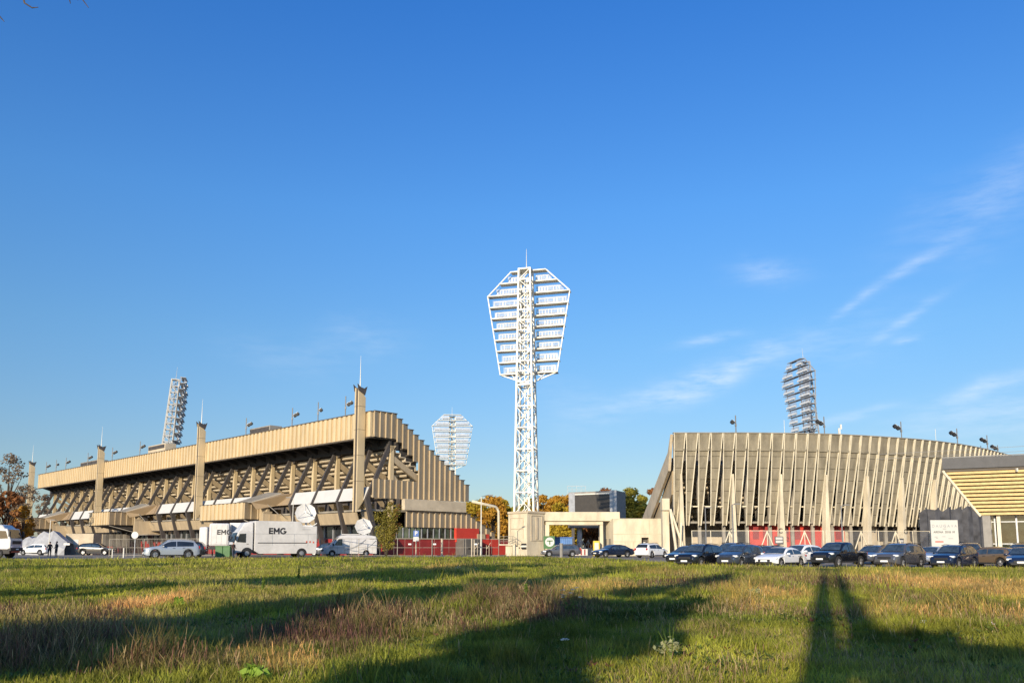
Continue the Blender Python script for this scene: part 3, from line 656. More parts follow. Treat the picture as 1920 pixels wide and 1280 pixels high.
tw = tower('tall white lattice floodlight tower with kite shaped lamp head beside the concrete gateway', (X(987, 115.5), 115.5, 0), R(-15))
t2 = tower('narrow edge-on floodlight tower leaning above the middle of the left stand', (-83.5, 193, 0), R(-73), mate='pale_steel')
t2.rotation_euler = (R(-4.0), 0, R(-73)); t2.location = (-83.5, 193, 0)
t3 = dup(tw, (-18.45, 251.0, 0), R(-176), 'pale distant floodlight tower rising behind the stepped end wall')
t4 = tower('floodlight tower with dark underlit rows rising behind the right stand roof', (66.3, 175.6, 0), R(101), mate='galv'); t4.rotation_euler = (R(-4), 0, R(101))
# phone aerials on the right tower
a_ = thing('phone_aerial', 'white panel aerials fixed low on the tower behind the right stand', 'aerial')
m = MB(); p = Vector((62.5, 172.5, 23)); m.box(p, (.4, .3, 2.4)); m.box(p+Vector((6.9, 0, 2)), (.4, .3, 3.0)); m.box(p+Vector((7.3, 0, 3.8)), (.3, .3, 1)); m.beam(p+Vector((0, 0, -3)), p+Vector((0, 0, 1)), .1); m.beam(p+Vector((6.9, 0, -5)), p+Vector((6.9, 0, 2)), .1); m.beam(p+Vector((0, 0, -1.6)), p+Vector((6.9, 0, -1.6)), .1); m.build('aerial_panels', 'white_paint', a_)

# ------------------------------------------------------------------ right stand with folded fins
T_ = [(20.5, 103.4), (29.8, 103.4), (36.8, 103.9), (41.5, 104.7), (46.2, 106.2), (50.8, 108.0), (55, 109.9), (59, 112.2), (63, 114.9), (67, 118), (71, 121.6), (75, 125.4), (79, 129.4), (83, 133.6), (87, 138)]
ta = np.array(T_); seg = np.concatenate([[0], np.cumsum(np.hypot(*np.diff(ta, axis=0).T))])
def RC(s): return Vector((np.interp(s, seg, ta[:, 0]), np.interp(s, seg, ta[:, 1]), 0))
def RN_(s):
    d = RC(min(s+3, seg[-1]))-RC(max(s-3, 0)); d.normalize(); return Vector((d.y, -d.x, 0)), d
def RW(s, o, z): # o outward
    n, d = RN_(s); p = RC(s)+n*o; return Vector((p.x, p.y, z))
rs = thing('fin_stand', 'curved grandstand clad in grey-tan panels with tall cream folded fins', 'stadium stand')
ZT, ZB, LN = 15.8, 4.2, -2.6   # skin leans in below
PW = 1.573; NP = int((seg[-1]-.5)/PW)
for i in range(NP):
    s0, s1 = i*PW, (i+1)*PW; mid = (s0+s1)/2; hb = PW*.17
    n, d = RN_(mid)
    q_ = min(1, max(0, (i-2)/7)); tl, tr_ = RW(s0+.10, 0, ZT), RW(s1-.05, 0, ZT)
    bl, br = RW(s0+.30-.05*q_, LN, ZB), RW(s1-.95+.45*q_, LN, ZB)
    m = MB(); rows = []
    for k in range(9):
        f = k/8; rows.append([tl.lerp(bl, f), tr_.lerp(br, f)])
    for k in range(8):
        a, b = rows[k], rows[k+1]; a0, a1 = a; b0 = b[0].lerp(a0, .035); b1 = b[1].lerp(a1, .035)
        m.hexa([b0, b1, b1-n*.08, b0-n*.08], [a0, a1, a1-n*.08, a0-n*.08])
    cp = m.build('cladding_panel', 'clad', rs)
    for (t_, b_) in ((tl, bl), (tr_, br)):
        m = MB(); w = .055 if b_ is br else .045
        e = n*.14; m.hexa([b_-d*w-e*.2, b_+d*w-e*.2, b_+d*w+e, b_-d*w+e], [t_-d*w-e*.2, t_+d*w-e*.2, t_+d*w+e, t_-d*w+e]); m.build('fin', 'fin', cp)
SE = NP*PW
def strip(mb, s0, s1, o0, o1, z0, z1, st=1.6):
    k = max(1, int((s1-s0)/st))
    for i in range(k):
        a = s0+(s1-s0)*i/k; b = s0+(s1-s0)*(i+1)/k
        mb.hexa([RW(a, o0, z0), RW(b, o0, z0), RW(b, o1, z0), RW(a, o1, z0)], [RW(a, o0, z1), RW(b, o0, z1), RW(b, o1, z1), RW(a, o1, z1)])
m = MB()
for i in range(NP): # solid top band, one plate per bay
    m.hexa([RW(i*PW+.14, -.32, 13.6), RW((i+1)*PW-.1, -.32, 13.6), RW((i+1)*PW-.1, -.5, 13.6), RW(i*PW+.14, -.5, 13.6)], [RW(i*PW+.14, -.12, 15.72), RW((i+1)*PW-.1, -.12, 15.72), RW((i+1)*PW-.1, -.3, 15.72), RW(i*PW+.14, -.3, 15.72)])
m.build('top_band', 'clad', rs); m = MB(); strip(m, .1, SE, -1.1, -.9, 12.4, 15.75); m.build('band_backing', 'steel_dark', rs)
m = MB(); strip(m, 0, SE, -.55, .12, 15.8, 15.92); m.build('roof_coping', 'conc_grey', rs)
# inner tiers and floors
for k in range(17):
    o = -3.4-1.1*k; z = 13.2-.62*k
    if z < 2.5: break
    m = MB(); strip(m, .6, 17, o-.12, o, z-.62, z-.02, 3); strip(m, .6, 17, o-1.1, o-.12, z-.72, z-.6, 3); m.build('terrace_step', 'conc_cream', rs); m = MB(); strip(m, 17, SE, o-.12, o, z-.62, z-.02, 3); strip(m, 17, SE, o-1.1, o-.12, z-.72, z-.6, 3); m.build('terrace_step', 'steel_dark', rs)  # right-hand tiers coloured dark to stand in for shade behind the fins
for k in range(0, NP, 2):
    s_ = k*PW+.6; m = MB(); m.beam(RW(s_, -3.2, 12.4), RW(s_, -22, 1.8), .35, .9); m.beam(RW(s_, -3.4, G0), RW(s_, -3.4, 13), .4, .4); m.build('raker', 'conc_grey', rs)  # rakers kept grey: shade inside the gaps put into their colour
m = MB(); strip(m, .4, SE, -9, -2.9, 4.5, 4.75, 3); m.build('gallery_floor', 'conc_grey', rs)
m = MB(); strip(m, .6, SE, -3.1, -2.95, 6.6, 6.75, 3)
for k in range(NP): q = RW(k*PW+.8, -2.4, 6.7); m.box(q, (.55, .25, .22))
m.build('gallery_rail', 'fin', rs)
# rear wall behind, coloured bays between columns
m = MB(); strip(m, .5, SE, -9.4, -9, G0, 4.5, 3); m.build('rear_wall', 'conc_grey', rs)
def s_at(px, o=-3, z=3):
    a, b = 0, seg[-1]
    for _ in range(40):
        q = (a+b)/2
        if proj(*RW(q, o, z))[0] < px: a = q
        else: b = q
    return q
m = MB()
for p0, p1 in ((1403, 1542), (1554, 1584)): strip(m, s_at(p0, -4.2), s_at(p1, -4.2), -4.4, -4.2, G0, 4.4, 1.6)
m.build('red_wall', 'red_bright', rs)
m = MB()
for p0, p1 in ((1411, 1422), (1430, 1441), (1468, 1478), (1489, 1500), (1508, 1520), (1566, 1578)):
    a, b = s_at(p0, -4.2, 4), s_at(p1, -4.2, 4); strip(m, a, b, -4.2, -4.12, 2.5, 4.3, 3)
m.build('red_recess', 'red_wall', rs)
m = MB()
for p0, p1 in ((1599, 1612), (1645, 1675), (1707, 1737)):
    a, b = s_at(p0, -4.2, 4), s_at(p1, -4.2, 4); strip(m, a, b, -4.3, -4.0, 2.4, 4.1, 3)
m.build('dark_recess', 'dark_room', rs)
m = MB()
for p0, p1 in ((1586, 1599), (1612, 1645), (1675, 1707), (1640, 1740), (1737, 1860)):
    a, b = s_at(p0, -4.2, 4), s_at(p1, -4.2, 4); strip(m, a, b, -4.62-.02*(p0 % 7), -4.45, G0, 4.4, 3)
strip(m, .6, s_at(1403), -7, -6.8, G0, 2.8, 3); m.build('block_wall', 'conc_cream', rs)
# big tapering columns, lettering
CP = [1278, 1375, 1465, 1549, 1626, 1691, 1752]
for i, px in enumerate(CP):
    s_ = s_at(px, -1.6, 3); n, d = RN_(s_); m = MB(); w0 = .47; zt_ = 8.7
    f = (ZT-zt_)/(ZT-ZB)*LN
    o0 = -1.7
    m.hexa([RW(s_-w0, o0-.5, 0), RW(s_+w0, o0-.5, 0), RW(s_+w0*.9, o0+.5, 0), RW(s_-w0*.9, o0+.5, 0)],
           [RW(s_-.12, -1.6, zt_+2), RW(s_+.12, -1.6, zt_+2), RW(s_+.12, -.85, zt_+2), RW(s_-.12, -.85, zt_+2)])
    c_ = m.build('tapered_column', 'conc_light', rs, bevel=.03)
    if i in (1, 2, 5):
        p = RW(s_, o0+.72, 3.5); tx = 'C 1' if i == 1 else ('C 2' if i == 2 else 'C')
        text('lettering', tx, .85, 'ink_dark', c_, frameM(p, d, (0, 0, 1)), .02)
for px, zc_, rows in ((1460, 2.05, 3), (1687, 1.75, 2)):
    s_ = s_at(px, -1, 2); n, d = RN_(s_); q = RW(s_, -.85, zc_+.3)
    sg = thing('direction_sign', 'small dark edged sign board on the column marked %s' % ('C2' if rows == 3 else 'C'), 'sign', q); M = frameM((0, 0, 0), d, (0, 0, 1))
    m = MB(); m.box((0, 0, 0), (1.1, .9 if rows == 3 else 1.1, .06), M=M); m.build('board', 'ink_dark', sg)
    m = MB()
    for r_ in range(2 if rows == 3 else 2): m.box((0, .2-.4*r_, .045), (.9, .3, .02), M=M)
    m.build('white_panel', 'white_panel', sg)
# gable end: raking slab, leg and brackets
m = MB(); A = [RW(0, 0, 15.6), RW(0, -.3, 15.75)]
def GE(o, z, sh=0): n, d = RN_(0); p = RC(0)+n*o-d*sh; return Vector((p.x, p.y, z))
m.prism([GE(-.2, 15.7), GE(-2.2, 13.6), GE(-24, 5.9), GE(-24, 4.2), GE(-20, 4.2), GE(-2.2, 11.2)], (0, 0, 0), (-.35, 0, 0)); m.build('gable_beam', 'conc_cream', rs)
m = MB(); m.prism([GE(-2.4, 11.2), GE(-20, 4.2), GE(-12, 4.2), GE(-3.2, 8.2)], (.2, 0, 0), (.5, 0, 0)); m.build('gable_infill', 'tan_metal', rs)
m = MB(); m.box((19.4, 104.5, 3.0), (.85, 1.2, 6.0)); m.box((19.4, 104.3, 6.8), (.95, 1.4, 1.5)); m.build('gable_column', 'conc_light', rs, bevel=.04)
m = MB(); m.beam((19.9, 103.6, 6.2), (21.4, 103.8, 1.6), .25); m.beam((19.9, 103.4, 6), (20.6, 103.6, G0), .25); m.beam((21.2, 103.4, 4.5), (21.0, 103.6, G0), .2); m.build('gable_strut', 'fin', rs)
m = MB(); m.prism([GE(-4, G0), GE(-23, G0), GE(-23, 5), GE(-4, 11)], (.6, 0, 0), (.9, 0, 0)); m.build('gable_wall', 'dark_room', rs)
# dark net hung in front of the right part
m = MB(); a, b = s_at(1712, -1.5, 5), s_at(1835, -1.5, 5); rr = random.Random(4)
rows = [[], [], [], []]
for k in range(25):
    s_ = a+(b-a)*k/24; n, d = RN_(s_); top = 5.9+.7*abs(math.sin(k*.9))*1+.3*rr.random()+.9*k/24
    for j, z in enumerate((top, top*.7+.6, top*.4+.4, .6)): rows[j].append(RW(s_, -.6+.45*math.sin(k*1.7)+.2*rr.random(), z))
m.grid(rows); nt_ = m.build('scaffold_net', mat('net', (.10, .10, .11), .9, var=.3, scale=.8, alpha=.85), smooth=False); tag(nt_, 'dark grey net draped over the foot of the right stand behind the banner', 'net')
m2 = nt_.modifiers.new('thick', 'SOLIDIFY'); m2.thickness = .03
# roof lights on right stand
for px, lb in ((1380, 'first floodlight pole from the left on the right stand roof'), (1546, 'floodlight pole beside the tower on the right stand roof'), (1690.5, 'third floodlight pole from the left on the right stand roof'),
               (1795.5, 'fourth floodlight pole from the left on the right stand roof'), (1852, 'floodlight pole on the right stand just before the pavilion railing'), (1871, 'rightmost floodlight, only its head showing over the right stand roof')):
    s_ = s_at(px, -.3, 16); q = RW(s_, -.3, 15.8); q.z = 15.85
    mast_light(px, q, 2.3 if px != 1871 else 1.2, -1, lb, group='floodlights on poles along the right stand roof', double=1 if px == 1380 else 2)
for px, lb in ((1471, 'thin white aerial on the right stand roof left of the tower'), (1755, 'thin white aerial on the right stand roof between two floodlights')):
    q = RW(s_at(px, -.3, 16), -.3, 15.8); m = MB(); m.tube([q, q+Vector((0, 0, 1.8))], .03, 5); tag(m.build('aerial', 'white_paint'), lb, 'aerial')
#==SPLIT==
# ------------------------------------------------------------------ concrete gateway, block and wall
gw = thing('gateway', 'cream concrete gateway with block base and flat lintel under the tall tower', 'gateway')
def pbox(mb, p0, p1, Y0, Y1, z0, z1): # front face between two picture columns at distance Y0
    mb.hexa([(X(p0, Y0, 3), Y0, z0), (X(p1, Y0, 3), Y0, z0), (X(p1, Y0, 3), Y1, z0), (X(p0, Y0, 3), Y1, z0)], [(X(p0, Y0, 3), Y0, z1), (X(p1, Y0, 3), Y0, z1), (X(p1, Y0, 3), Y1, z1), (X(p0, Y0, 3), Y1, z1)])
xa, xb, xc = X(953, 113.5, 3), X(988, 110.5, 3), X(1021, 112.6, 3)
poly = [(xa, 113.5, 0), (xb, 110.5, 0), (xc, 112.8, 0), (xc-1, 119.5, 0), (xa+1, 119.5, 0)]
m = MB(); m.prism(poly, (0, 0, G0-.3), (0, 0, 6.2)); 
m.build('block', 'conc_light', gw, bevel=.05)
m = MB()
def onface(A, B, f0, f1, z0, z1, d=.07):
    A = Vector(A); B = Vector(B); e = (B-A); n = Vector((e.y, -e.x, 0)).normalized(); a = A+e*f0+n*d; b = A+e*f1+n*d; a2 = a-n*(d+.05); b2 = b-n*(d+.05)
    m.hexa([(a.x, a.y, z0), (b.x, b.y, z0), (b2.x, b2.y, z0), (a2.x, a2.y, z0)], [(a.x, a.y, z1), (b.x, b.y, z1), (b2.x, b2.y, z1), (a2.x, a2.y, z1)])
A, B, C_ = poly[0], poly[1], poly[2]
for f0, f1 in ((.12, .15), (.80, .83)): onface(A, B, f0, f1, 2.6, 5.4)
onface(A, B, .15, .80, 5.35, 5.42); onface(A, B, .15, .80, 3.9, 3.98); onface(A, B, 0, 1, 6.0, 6.28, .14); onface(B, C_, 0, 1, 6.0, 6.28, .14)
for f0, f1 in ((.22, .26), (.84, .88)): onface(B, C_, f0, f1, 2.3, 5.7)
onface(B, C_, .26, .84, 5.65, 5.75); onface(B, C_, .26, .84, 2.3, 2.4); onface(B, C_, .5, .62, 2.5, 5.5, .09)
m.build('relief', 'conc_cream', gw)
m = MB(); onface(A, B, .70, .98, 1.7, 1.95, .02); onface(A, B, .70, .98, 1.15, 1.45, .02); m.build('vent_slot', 'black', gw)
m = MB(); onface(A, B, .70, .99, 1.45, 1.7, .10); m.build('vent_sill', 'white_paint', gw)
m = MB(); pbox(m, 1021, 1163, 112.8, 116, 5.0, 6.25); m.build('lintel', 'conc_light', gw, bevel=.06)
m = MB(); pbox(m, 1023, 1131, 113.1, 114.2, 4.5, 4.98); pbox(m, 1021, 1030, 113.1, 114.1, 0, 4.5); pbox(m, 1125, 1131, 113.2, 114.1, 0, 4.5); m.build('portal_frame', 'conc_light', gw, bevel=.03)
m = MB(); pbox(m, 1068, 1122, 121, 124, 4.3, 4.8); m.build('rear_beam', 'conc_grey', gw)
m = MB(); m.tube([(X(1087, 122), 122, 0), (X(1087, 122), 122, 4.4)], .35, 12); m.build('round_column', 'white_panel', gw, smooth=True)
# steps and rails to the block
st_ = thing('block_steps', 'small concrete stair with tube railing on the left side of the tower block', 'stairs'); m = MB()
x0, y0 = xa-.4, 111.8
for k in range(6): m.box((x0+1.2+k*.42, y0, (1.7-k*.28)/2+.1), (.42, 1.2, 1.7-k*.28))
m.box((x0+.1, y0, 1.78), (2.0, 1.3, .16)); m.box((x0+.5, y0+.1, .85), (.9, .8, 1.6)); m.build('flight', 'conc_light', st_)
m = MB()
for k in range(4): m.beam((x0-.8+k*.6, y0-.6, 1.8), (x0-.8+k*.6, y0-.6, 2.9), .05)
for z in (2.2, 2.55, 2.9): m.beam((x0-.8, y0-.6, z), (x0+1.1, y0-.6, z), .05)
m.beam((x0+1.1, y0-.6, 2.9), (x0+3.6, y0-.6, 1.2), .05); m.beam((x0+1.1, y0-.6, 2.4), (x0+3.6, y0-.6, .7), .05); m.build('railing', 'conc_grey', st_)
# concrete wall block on the right with door
wb = thing('concrete_annex', 'low cream concrete annex with one dark doorway between gateway and curved stand', 'building')
m = MB(); xl, xr = X(1150, 111.5, 3), X(1264, 111.5, 3)
pl_ = [(xl, 111.5, 0), (xr, 111.5, 0), (xr, 118, 0), (xl-1.3, 118, 0), (X(1130, 116.4, 3), 116.4, 0)]
dx0, dx1 = X(1203, 111.5, 2), X(1216.5, 111.5, 2)
m.prism([pl_[0], (dx0, 111.5, 0), (dx0, 118, 0), pl_[3], pl_[4]], (0, 0, 0), (0, 0, 5.2)); m.prism([(dx1, 111.5, 0), pl_[1], pl_[2], (dx1, 118, 0)], (0, 0, 0), (0, 0, 5.2))
m.prism([(dx0+.001, 111.5, 2.75), (dx1-.001, 111.5, 2.75), (dx1-.001, 118, 2.75), (dx0+.001, 118, 2.75)], (0, 0, 0), (0, 0, 2.45)); m.build('wall', 'conc_light', wb)
m = MB(); m.box(((dx0+dx1)/2, 112.4, 1.4), (dx1-dx0, .1, 2.7)); dr = m.build('door', 'steel_dark', wb)
m = MB(); m.box(((dx0+dx1)/2+.02, 112.33, 1.2), (.28, .05, 1.9)); m.box(((dx0+dx1)/2-.35, 112.33, 1.6), (.15, .05, .8)); m.build('door_pane', 'white_panel', dr)
m = MB(); m.box(((xl+xr)/2, 111.49, 3.2), (xr-xl-.02, .03, .06)); m.box(((dx1+xr)/2, 111.49, 2.2), (xr-dx1-.02, .035, .05)); m.box((dx1+.1, 111.485, 4.2), (.05, .04, 1.9)); m.box(((xl+dx0)/2, 111.49, 2.2), (dx0-xl-.02, .035, .05))
for px in (1172, 1188, 1232, 1248): m.box((X(px, 111.5, 1), 111.49, 1.2), (.06, .036, 1.9))
m.build('panel_joint', 'conc_cream', wb)
m = MB(); m.box(((xl+xr)/2, 114.7, 5.24), (xr-xl+.1, 6.5, .12)); m.build('parapet_cap', 'conc_light', wb)
m = MB(); 
for f0 in (.25, .6): a = Vector(pl_[4]).lerp(Vector(pl_[0]), f0); b = Vector(pl_[4]).lerp(Vector(pl_[0]), f0+.18); n = Vector((-.96, -.28, 0))*.04; m.hexa([a+n+Vector((0, 0, 1)), b+n+Vector((0, 0, 1)), b+Vector((.1, 0, 1)), a+Vector((.1, 0, 1))], [a+n+Vector((0, 0, 2.6)), b+n+Vector((0, 0, 2.6)), b+Vector((.1, 0, 2.6)), a+Vector((.1, 0, 2.6))])
m.build('side_door', 'conc_grey', wb)
# scoreboard
sc = thing('scoreboard', 'large dark video screen in a grey frame standing behind the gateway', 'scoreboard'); Y = 170
xl, xm, xr = X(1067, 174, 8), X(1157, 168, 8), X(1171, 176, 8); zb, ztl, ztr = 5.5, Z(926, 174), Z(922, 168)
m = MB(); A, B, C_ = Vector((xl, 174, 0)), Vector((xm, 168, 0)), Vector((xr, 174, 0)); D_ = A+(C_-B)
m.hexa([Vector((p.x, p.y, 6.3)) for p in (A, B, C_, D_)], [Vector((p.x, p.y, 13)) for p in (A, B, C_, D_)]); m.build('housing', 'frame_grey', sc)
for f_ in (.06, .94): m = MB(); q = A.lerp(B, f_)+Vector((.3, 1.2, 0)); m.beam(q, q+Vector((0, 0, 6.4)), .6); m.build('leg', 'steel_dark', sc)
e = (B-A); n_ = Vector((e.y, -e.x, 0)).normalized()
def sbx(f0, f1, z0, z1, d, mt, nm):
    m = MB(); a = A+e*f0; b = A+e*f1; m.hexa([a+n_*d+Vector((0, 0, z0)), b+n_*d+Vector((0, 0, z0)), b+Vector((0, 0, z0)), a+Vector((0, 0, z0))], [a+n_*d+Vector((0, 0, z1)), b+n_*d+Vector((0, 0, z1)), b+Vector((0, 0, z1)), a+Vector((0, 0, z1))]); return m.build(nm, mt, sc)
sbx(.13, .86, 7.0, 12.35, .05, 'screen', 'screen'); sbx(.13, .86, 12.35, 12.6, .12, 'white_paint', 'top_trim'); sbx(0, .13, 6, 12.85, .1, 'galv', 'side_frame'); sbx(.86, 1, 6, 13.1, .1, 'galv', 'side_frame')
m = MB(); q = D_+Vector((-2.5, 0, 13)); 
for k in range(5): m.beam(q+Vector((k*1.0, 0, 0)), q+Vector((k*1.0, 0, 1.8)), .06)
m.beam(q+Vector((0, 0, 1.8)), q+Vector((4, 0, 1.8)), .08); m.beam(q+Vector((0, 0, 1.0)), q+Vector((4, 0, 1.0)), .06); m.build('roof_rail', 'galv', sc)
# things seen through the gateway
def simple(name, label, cat, builder, mt, group=None, **k):
    m = MB(); builder(m); o = m.build(name, mt, None, **k); return tag(o, label, cat, group)
bt = thing('blue_container', 'blue container seen through the gateway above the dark estate car', 'container'); x0, x1 = X(1037, 118), X(1073, 118)
m = MB(); m.box(((x0+x1)/2, 119, 1.75), (x1-x0, 2.4, 2.0)); m.build('body', 'blue_plastic', bt, bevel=.03)
m = MB(); [m.box((x0+.2+k*(x1-x0-.4)/9, 117.79, 1.75), (.05, .04, 1.9)) for k in range(10)]; m.box(((x0+x1)/2, 119, 2.82), (x1-x0+.3, 2.6, .14)); m.build('ribs', 'sign_blue', bt)
sg = thing('round_sign', 'white round sign on a green board at the left gateway leg', 'sign'); m = MB(); m.box((X(1030, 111), 111.5, 2.1), (1.5, .1, 1.7)); m.build('board', 'green_bin', sg)
m = MB(); m.tube([(X(1031, 111), 111.43, 2.15), (X(1031, 111), 111.37, 2.15)], .62, 20); d_ = m.build('disc', 'white_panel', sg)
m = MB(); m.box((X(1031, 111), 111.35, 2.3), (.8, .03, .14)); m.box((X(1031, 111), 111.35, 2.05), (.14, .03, .5)); m.build('emblem', 'green_bin', d_)
wt_ = thing('portable_toilet', 'yellow cabin at the right leg of the gateway', 'cabin'); m = MB(); m.box((X(1117, 113), 112.2, 1.25), (.85, .8, 2.1)); m.build('cabin', 'yellow', wt_, bevel=.06)
m = MB(); m.box((X(1117, 113), 111.78, 1.2), (.55, .03, 1.7)); m.build('door', 'banner', wt_)
fn = thing('site_fence', 'white mesh fence panels with X braces behind the gateway opening', 'fence'); m = MB()
for k in range(6):
    xx = X(1092, 126)+k*.9; m.beam((xx, 126, 0), (xx, 126, 2.6), .07)
    if k < 5: m.beam((xx, 126, .6), (xx+.9, 126, 2.5), .06); m.beam((xx+.9, 126, .6), (xx, 126, 2.5), .06)
m.box((X(1092, 126)+2.2, 126, .9), (4.6, .05, .8)); m.build('frame', 'white_paint', fn)
rb = thing('barrier_banner', 'low red and white barrier in the gateway', 'barrier'); m = MB(); m.box((X(1087, 117), 117, .75), (2.2, .1, .9)); m.build('board', 'white_panel', rb); m = MB()
[m.box((X(1087, 117)-.8+k*.5, 116.94, .75), (.2, .03, .8)) for k in range(4)]; m.build('stripe', 'red_wall', rb)

# ------------------------------------------------------------------ pavilion with timber slats
pvn = thing('slatted_pavilion', 'modern pavilion with dark flat roof, glowing timber slats and glass front', 'pavilion')
Yp = 74.0
xL = X(1768, 75, 8); zt = Z(859, 75)
def PVW(a, b, z): return Vector((xL+a*.885+b*.555, 75-a*.465+b*.832, z))   # a along front (right), b back
zs1, zs0 = zt-1.15, 4.35
m = MB(); lbox(m, 0, 26, 0, 22, zt-1.0, zt, PVW); m.build('roof', 'fascia', pvn)
m = MB(); lbox(m, .15, 26, .15, 22, zt-1.25, zt-1.02, PVW); m.build('roof_edge', 'coping', pvn)
for k in range(12): # boards, each a step further in
    f = k/12.0; z1 = zs1-.12-(zs1-zs0)*f; z0 = z1-(zs1-zs0)/12*.66; a = .25+2.35*f; b = .25+1.7*f
    m = MB(); 
    m.hexa([PVW(a+.1, b+.08, z0), PVW(26, b+.08, z0), PVW(26, b+.3, z0), PVW(a+.3, b+.3, z0)], [PVW(a, b, z1), PVW(26, b, z1), PVW(26, b+.3, z1), PVW(a+.2, b+.3, z1)])
    m.hexa([PVW(a+.1, b+.08, z0), PVW(a+.3, b+.3, z0), PVW(a+.3, 22, z0), PVW(a+.1, 22, z0)], [PVW(a, b, z1), PVW(a+.2, b+.3, z1), PVW(a+.2, 22, z1), PVW(a, 22, z1)])
    m.build('timber_slat', 'wood', pvn)
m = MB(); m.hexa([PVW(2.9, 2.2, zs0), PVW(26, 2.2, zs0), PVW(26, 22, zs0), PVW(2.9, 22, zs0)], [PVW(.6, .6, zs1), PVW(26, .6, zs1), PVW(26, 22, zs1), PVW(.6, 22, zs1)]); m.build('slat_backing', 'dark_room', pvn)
m = MB(); m.beam(PVW(-.02, .02, zs1), PVW(2.62, 1.9, zs0-.1), .12, .2); m.build('corner_board', 'fin', pvn)
m = MB(); lbox(m, 2.75, 3.4, 2.0, 2.6, 0, zs0, PVW); m.build('corner_column', 'frame_grey', pvn, bevel=.02)
m = MB(); lbox(m, 3.4, 26, 3.0, 3.06, .3, zs0, PVW); m.build('glass_front', mat('pav_glass', (.035, .045, .03), .05, spec=.8, alpha=.80, var=.3), pvn)
m = MB()
for a in (3.6, 5.3, 7.2, 9.1, 9.5, 10.6, 13, 15): lbox(m, a, a+.14, 2.85, 3.0, 0, zs0, PVW)
for z in (.3, 1.7, 3.7): lbox(m, 3.4, 26, 2.9, 2.99, z, z+.08, PVW)
m.build('window_frame', 'galv', pvn)
for a in (3.85, 9.9): m = MB(); lbox(m, a, a+.3, 2.3, 2.6, 0, zs0, PVW); m.build('front_post', 'fin', pvn)
m = MB(); lbox(m, 3.4, 26, 9, 9.2, 0, zs0, PVW); m.build('inner_wall', 'glass_dark', pvn)
m = MB(); lbox(m, 5.0, 5.8, 5, 5.6, 0, 3.6, PVW); lbox(m, 7.6, 8.4, 5, 5.6, 0, 2.7, PVW); m.beam(PVW(5.5, 5.2, 3.5), PVW(7.6, 5.2, 2.2), .3, .4); lbox(m, 6.2, 7.3, 6, 6.4, 0, 2.2, PVW); lbox(m, 4.4, 9, 6, 6.3, 3.5, 3.65, PVW); m.build('inner_stair', 'conc_light', pvn)
m = MB(); lbox(m, 0, 26, -.02, .05, zt+.02, zt+.1, PVW)
for a in (3.1, 7, 11): m.beam(PVW(a, 1, zt), PVW(a, 1, zt+1.1), .05)
for z in (.6, 1.05): m.beam(PVW(-6, 3, zt+z-.1), PVW(26, 1, zt+z), .03)
m.build('roof_railing', 'grey_pole', pvn)
lt = thing('roof_lamp', 'tiny spot lamp under the pavilion roof edge', 'lamp'); m = MB(); q = PVW(5.8, .1, zs1-.15); m.box(q, (.12, .2, .3)); m.build('lamp_body', 'white_paint', lt)
# banner
Yb = 72.0; xb0, xb1 = X(1745, Yb, 3), X(1796, Yb, 3); zb1, zb0 = Z(974.5, Yb), Z(1034, Yb)
bn = thing('banner_board', 'tall white banner board reading DAUGAVA in front of the right stand', 'banner'); xm_ = (xb0+xb1)/2; wB = xb1-xb0; zm = (zb0+zb1)/2; hB = zb1-zb0
m = MB(); m.box((xm_, Yb, zm), (wB, .08, hB)); m.build('panel', 'banner', bn)
m = MB(); [m.beam((x, Yb+.1, 0), (x, Yb+.1, zb1), .08) for x in (xb0+.1, xb1-.1)]; m.build('post', 'galv', bn)
def bt_(tx, x, z, sz, mt, nm='lettering'): text(nm, tx, sz, mt, bn, frameM((x, Yb-.05, z), (1, 0, 0), (0, 0, 1)), .006)
bt_('D A U G A V A', xm_, zb1-hB*.19, .34, 'ink_grey'); bt_('RIGA', xm_, zb1-hB*.28, .14, 'ink_grey'); bt_('ARENA  2018  M', xm_-.05, zb1-hB*.38, .26, 'ink_dark')
m = MB(); m.box((xb0+wB*.28, Yb-.05, zb1-hB*.68), (wB*.30, .02, .10)); m.build('red_strip', 'ink_red', bn)
m = MB(); [m.box((xb0+wB*a, Yb-.05, zb1-hB*b), (c, .02, .04)) for a, b, c in ((.17, .53, .25), (.45, .52, .3), (.2, .57, .15), (.7, .58, .4), (.6, .77, .5), (.65, .82, .4))]; m.build('fine_print', 'ink_grey', bn)

# ------------------------------------------------------------------ lamp posts, signs, fences
def lamp(label, px, Y, ytop, arm, name='street_lamp', mt='grey_pole', r=.07, group=None):
    x = X(px, Y, 2); zt = Z(ytop, Y); t = thing(name, label, 'street lamp', (x, Y, gz(Y)), 0, group); h = zt-gz(Y); m = MB(); m.tube([(0, 0, 0), (0, 0, h*.3), (0, 0, h)], [r*1.4, r, r*.7], 8); m.build('pole', mt, t)
    m = MB(); m.tube([(0, 0, h), (arm*.5, 0, h+.15*abs(arm)), (arm, 0, h+.22*abs(arm))], r*.5, 6); m.box((arm*1.15, 0, h+.22*abs(arm)), (.6, .25, .1)); m.build('lamp_head', 'grey_pole', t); return t
lamp('thin street lamp with one arm standing before the autumn trees', 902, 100, 931, 1.0, mt='white_paint', r=.08)
lamp('black lamp post standing in front of the first lettered column', 1375, 84, 946, .45, r=.09, group='black lamp posts before the right stand')
lamp('black lamp post left of the first lettered column', 1324, 86, 952, .3, r=.07, group='black lamp posts before the right stand')
lamp('black lamp post in front of the middle of the fins', 1580, 84, 948, .5, r=.08, group='black lamp posts before the right stand')
lamp('slim white lamp pole behind the broadcast truck', 547.5, 99, 934, -.5, mt='white_paint', r=.05)
